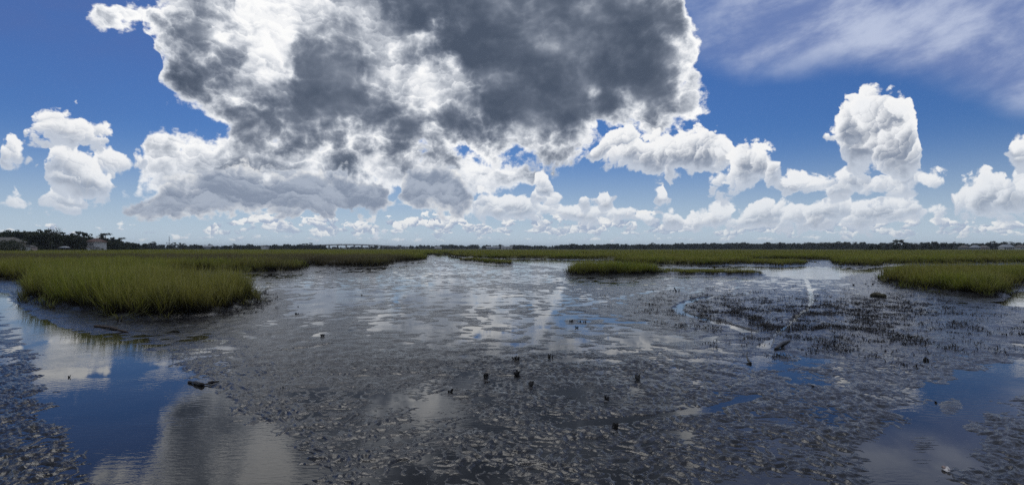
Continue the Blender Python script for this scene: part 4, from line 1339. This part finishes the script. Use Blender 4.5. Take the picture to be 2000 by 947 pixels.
for p in (628, 635.5, 643, 659.5, 676, 692, 707, 721, 735.5, 748):
    x = (p - 680) / FOC * BD; z = float(np.interp(x, bxm, bzm))
    pr = box('pier', M_conc, br, x - .9, x + .9, -3.6, 3.6, -.5, z - 2.9); box('pier_cap', M_conc, pr, x - 1.4, x + 1.4, -4.6, 4.6, z - 2.897, z - 1.903)

# lattice mast and the short tower beside it
def lattice(px, d, H, w, lab, name, head):
    o = root(name, px, d, .6, 0, lab, 'tower')
    sw = lambda z: w * (1 - .85 * z / H)
    for a in range(3):
        t = a * 2 * math.pi / 3; c, s = math.cos(t), math.sin(t)
        v, f = [], []
        tube(v, f, [(c * sw(0), s * sw(0), -.5), (c * sw(H), s * sw(H), H)], [.16, .10], 5)
        mesh_obj('leg', v, f, M_steel, o)
    v, f = [], []
    n = int(H / 2.5)
    for i in range(n):
        for a in range(3):
            t0, t1 = a * 2 * math.pi / 3, (a + 1) * 2 * math.pi / 3; z0, z1 = H * i / n, H * (i + 1) / n
            tube(v, f, [(math.cos(t0) * sw(z0), math.sin(t0) * sw(z0), z0), (math.cos(t1) * sw(z1), math.sin(t1) * sw(z1), z1)], [.07, .07], 4)
    br_ = mesh_obj('bracing', v, f, M_steel, o)
    for z, rr in head:
        v, f = [], []; tube(v, f, [(0, 0, z), (0, 0, z + .9)], [rr, rr], 10); mesh_obj('platform', v, f, M_steel, o)


lattice(330.5, 1080, 24.5, 1.6, 'tall lattice radio mast rising over the far wood at left', 'radio_mast', ((11.0, 1.5), (16.5, .8)))
lattice(326, 1080, 13.0, 1.0, 'short tower with a round head left of the radio mast', 'antenna_tower', ((12.0, 1.6),))
lattice(1112, 1150, 13.0, .7, 'thin pole like mast above the far wood right of centre', 'radio_mast', ((10.0, .5),))
# ---------------------------------------------------------------- small things on the mud
M_oyster = plain('oyster_shell', (0.018, 0.016, 0.015), (0.055, 0.050, 0.045), 40.0, .6, .004)
M_log = plain('mossy_log', (0.040, 0.036, 0.020), (0.085, 0.075, 0.042), 9.0, .85, .02)
M_drift = plain('wet_driftwood', (0.012, 0.010, 0.009), (0.032, 0.027, 0.023), 14.0, .45, .01)
M_shell = plain('pale_shell', (0.42, 0.38, 0.36), (0.66, 0.63, 0.60), 22.0, .5, .004)
M_shell_in = plain('shell_hinge', (0.20, 0.14, 0.13), (0.30, 0.22, 0.20), 30.0, .5, .003)


def mud_z(x, y): return max(float(mud_height(np.array([[x]]), np.array([[y]]), np.array([[y * .002]]))[0, 0]), 0.0)


def shard(r, L, W, T):
    """One oyster shell standing on edge: a cupped, pointed, lumpy blade."""
    v, f = [], []
    rings = [(0.0, .45), (.25, .85), (.55, 1.0), (.8, .8), (1.0, .3)]
    for t, w in rings:
        ww = W * w * r.uniform(.85, 1.15); cup = T * .9 * math.sin(t * 2.6)
        v += [(-ww, cup, t * L), (-ww * .45, T + cup, t * L * 1.02), (ww * .45, T + cup, t * L * .99), (ww, cup, t * L), (0, -T * .5 + cup, t * L)]
    n = 5
    for i in range(len(rings) - 1):
        for k in range(n): a = i * n + k; b = i * n + (k + 1) % n; f.append((a, b, b + n, a + n))
    f.append(tuple(range(n))[::-1]); f.append(tuple((len(rings) - 1) * n + k for k in range(n)))
    return v, f


def oyster(px, py, wpx, hpx, label, seed):
    x, y = gp(px, py)
    s = y / FOC
    r = random.Random(seed)
    o = bpy.data.objects.new('oyster_clump', None); COL.objects.link(o); o.empty_display_size = .05
    o.location = (x, y, mud_z(x, y) - .012)
    tag(o, label, 'oysters', 'black oyster clumps on the mud')
    W, H = wpx * s, hpx * s
    for i in range(max(3, int(wpx * .8))):
        L = (H + .012) * r.uniform(.55, 1.05)
        v, f = shard(r, L, L * r.uniform(.20, .32), L * .09)
        c = mesh_obj('shell', v, f, M_oyster, o)
        c.location = (r.uniform(-.38, .38) * W, r.uniform(-.3, .3) * W, 0)
        c.rotation_euler = (r.gauss(0, .35), r.gauss(0, .40), r.uniform(0, 6.28))


for i, (px, py, w, hh, lab) in enumerate((
    (950, 738, 12, 9, 'twin lobed oyster clump left of centre on the near mud'), (1008, 704, 11, 8, 'small twin oyster clump above the upright one'),
    (1010, 734, 7, 12, 'upright pointed oyster clump in the middle of the near mud'), (1075, 698, 9, 9, 'oyster clump with one point leaning right'),
    (1038, 756, 6, 10, 'narrow upright oyster right of and below the upright clump'), (880, 766, 6, 8, 'leftmost small oyster clump of the near mud'),
    (1246, 743, 9, 12, 'dark oyster clump right of centre'), (1184, 779, 6, 10, 'thin fin shaped oyster below the dark clump'),
    (1201, 836, 12, 13, 'square looking oyster clump nearest the camera'), (1323, 570, 5, 9, 'lone far oyster clump left of the curved runnel'),
    (580, 614, 10, 5, 'oyster clump at the lower edge of the flat blue pool'), (582, 599, 4, 3, 'tiny oyster in the flat blue pool'),
    (630, 657, 6, 6, 'small oyster clump by the straight wet groove'), (707, 577, 5, 3, 'small dark shell far out left of centre'),
    (1117, 628, 8, 5, 'left one of three oysters in a row beside the long pool'), (1130, 629, 8, 5, 'middle one of three oysters in a row beside the long pool'),
    (1142, 629, 7, 5, 'right one of three oysters in a row beside the long pool'), (1127, 640, 5, 5, 'single oyster below the row of three'),
    (1808, 706, 11, 9, 'round dark oyster lump on the right mud'), (1992, 655, 8, 6, 'dark oyster lump at the right edge'),
    (1519, 695, 8, 6, 'oyster lump between the small blue pools'), (1510, 698, 4, 4, 'small oyster left of the lump between the blue pools'), (1589, 757, 5, 7, 'small upright oyster below the blue pools'),
    (1827, 786, 5, 4, 'small dark shell in the water sheet at the right'), (136, 737, 6, 5, 'small oyster in the left creek'),
    (1666, 558, 5, 3, 'first of the small shells before the right bank'), (1690, 556, 5, 3, 'second of the small shells before the right bank'),
    (1705, 557, 6, 4, 'largest of the small shells before the right bank'))):
    oyster(px, py, w, hh, lab, 900 + i)


def bent_wood(name, pts, radii, mat, label, cat, seed, lumps=.25):
    """A lumpy branch through ground points (px, py, lift in metres)."""
    r = random.Random(seed)
    P = []
    for px, py, up in pts:
        x, y = gp(px, py); P.append(Vector((x, y, mud_z(x, y) + up)))
    fine, rad = [], []
    for i in range(len(P) - 1):
        for k in range(4):
            t = k / 4; fine.append(P[i].lerp(P[i + 1], t)); rad.append((radii[i] * (1 - t) + radii[i + 1] * t) * r.uniform(1 - lumps, 1 + lumps))
    fine.append(P[-1]); rad.append(radii[-1])
    v, f = [], []
    tube(v, f, [tuple(p) for p in fine], rad, 8)
    v = [tuple(c + r.gauss(0, .08) * min(rad) for c in q) for q in v]
    o = mesh_obj(name, v, f, mat, None, True)
    return tag(o, label, cat)


bent_wood('mossy_log', [(1702, 580, .08), (1712, 579, .10), (1720, 581, .09), (1729, 582, .09)], [.10, .125, .11, .095], M_log, 'short thick mossy brown log lying on the right mud', 'log', 1, .1)
dw = bent_wood('driftwood', [(368, 747, .02), (382, 750, .03), (394, 754, .03), (400, 752, .02), (408, 751, .02)], [.018, .035, .042, .014, .012], M_drift, 'black bent piece of driftwood at the edge of the left creek', 'driftwood', 2)
d2 = bent_wood('driftwood', [(407, 751, .03), (415, 750, .04), (428, 748, .03)], [.028, .034, .012], M_drift, 'x', 'x', 3)
d2.name = 'branch'; d2.parent = dw
for k in ('label', 'category'): del d2[k]
bent_wood('driftwood', [(1515, 683, .02), (1526, 677, .05), (1542, 668, .03)], [.045, .055, .03], M_drift, 'straight black driftwood stick lying right of the straight runnel', 'driftwood', 4)
bent_wood('driftwood', [(1457, 701, .12), (1461, 707, .05), (1466, 711, .02)], [.010, .022, .03], M_drift, 'small hooked black stick left of the blue pools', 'driftwood', 5)
bent_wood('driftwood', [(185, 640, .02), (215, 643, .05), (250, 650, .02)], [.03, .05, .02], plain('brown_wrack', (0.035, 0.022, 0.014), (0.07, 0.045, 0.028), 8.0, .7, .02), 'flat reddish brown wrack lying at the foot of the left marsh', 'wrack', 6)

# pale shell in the shallow water, lower right: two gaping valves
sx, sy = gp(1847, 918)
sh = bpy.data.objects.new('pale_shell', None); COL.objects.link(sh); sh.location = (sx, sy, max(0.002, mud_z(sx, sy)) + .002); sh.rotation_euler = (0, 0, math.radians(-14))
tag(sh, 'pale grey white pointed shell in the shallow water at lower right', 'shell')
def valve(name, mat, lift, w, side):
    v, f = [], []
    N, Mr = 10, 5
    for i in range(N + 1):
        t = i / N; wd = w * math.sin(math.pi * (t * .86 + .07)) ** .8 * (1.25 - .5 * t)
        for k in range(Mr + 1):
            u = k / Mr * 2 - 1
            v.append((u * wd + side * .006, -.075 + t * .15 + .004 * math.sin(u * 9 + t * 7), lift + (1 - u * u) * .028 * math.sin(math.pi * (t * .9 + .05)) + .003 * math.sin(t * 40)))
    for i in range(N):
        for k in range(Mr): a = i * (Mr + 1) + k; f.append((a, a + 1, a + Mr + 2, a + Mr + 1))
    o = mesh_obj(name, v, f, mat, sh, True)
    md = o.modifiers.new('thick', 'SOLIDIFY'); md.thickness = .004
    return o
valve('valve', M_shell, .004, .034, 0); b = valve('valve', M_shell_in, .020, .022, -1); b.location = (-.004, .022, .004); b.scale = (1, .62, .8)
bent = valve('rim', M_shell, .028, .016, 1); bent.location = (.014, -.01, 0); bent.scale = (.8, .75, .8)
# ---------------------------------------------------------------- air: thin even haze over the whole place
M_air = bpy.data.materials.new('air'); M_air.use_nodes = True
_nt = M_air.node_tree; _nt.nodes.clear()
_pv = _nt.nodes.new('ShaderNodeVolumePrincipled'); _o = _nt.nodes.new('ShaderNodeOutputMaterial')
_pv.inputs['Color'].default_value = (0.74, 0.82, 0.92, 1); _pv.inputs['Density'].default_value = 0.00010; _pv.inputs['Anisotropy'].default_value = 0.2
_nt.links.new(_pv.outputs[0], _o.inputs['Volume'])
haze = tag(box('haze', M_air, None, -R - 200, R + 200, -R - 200, R + 200, -1.6, 45.0), kind='stuff')
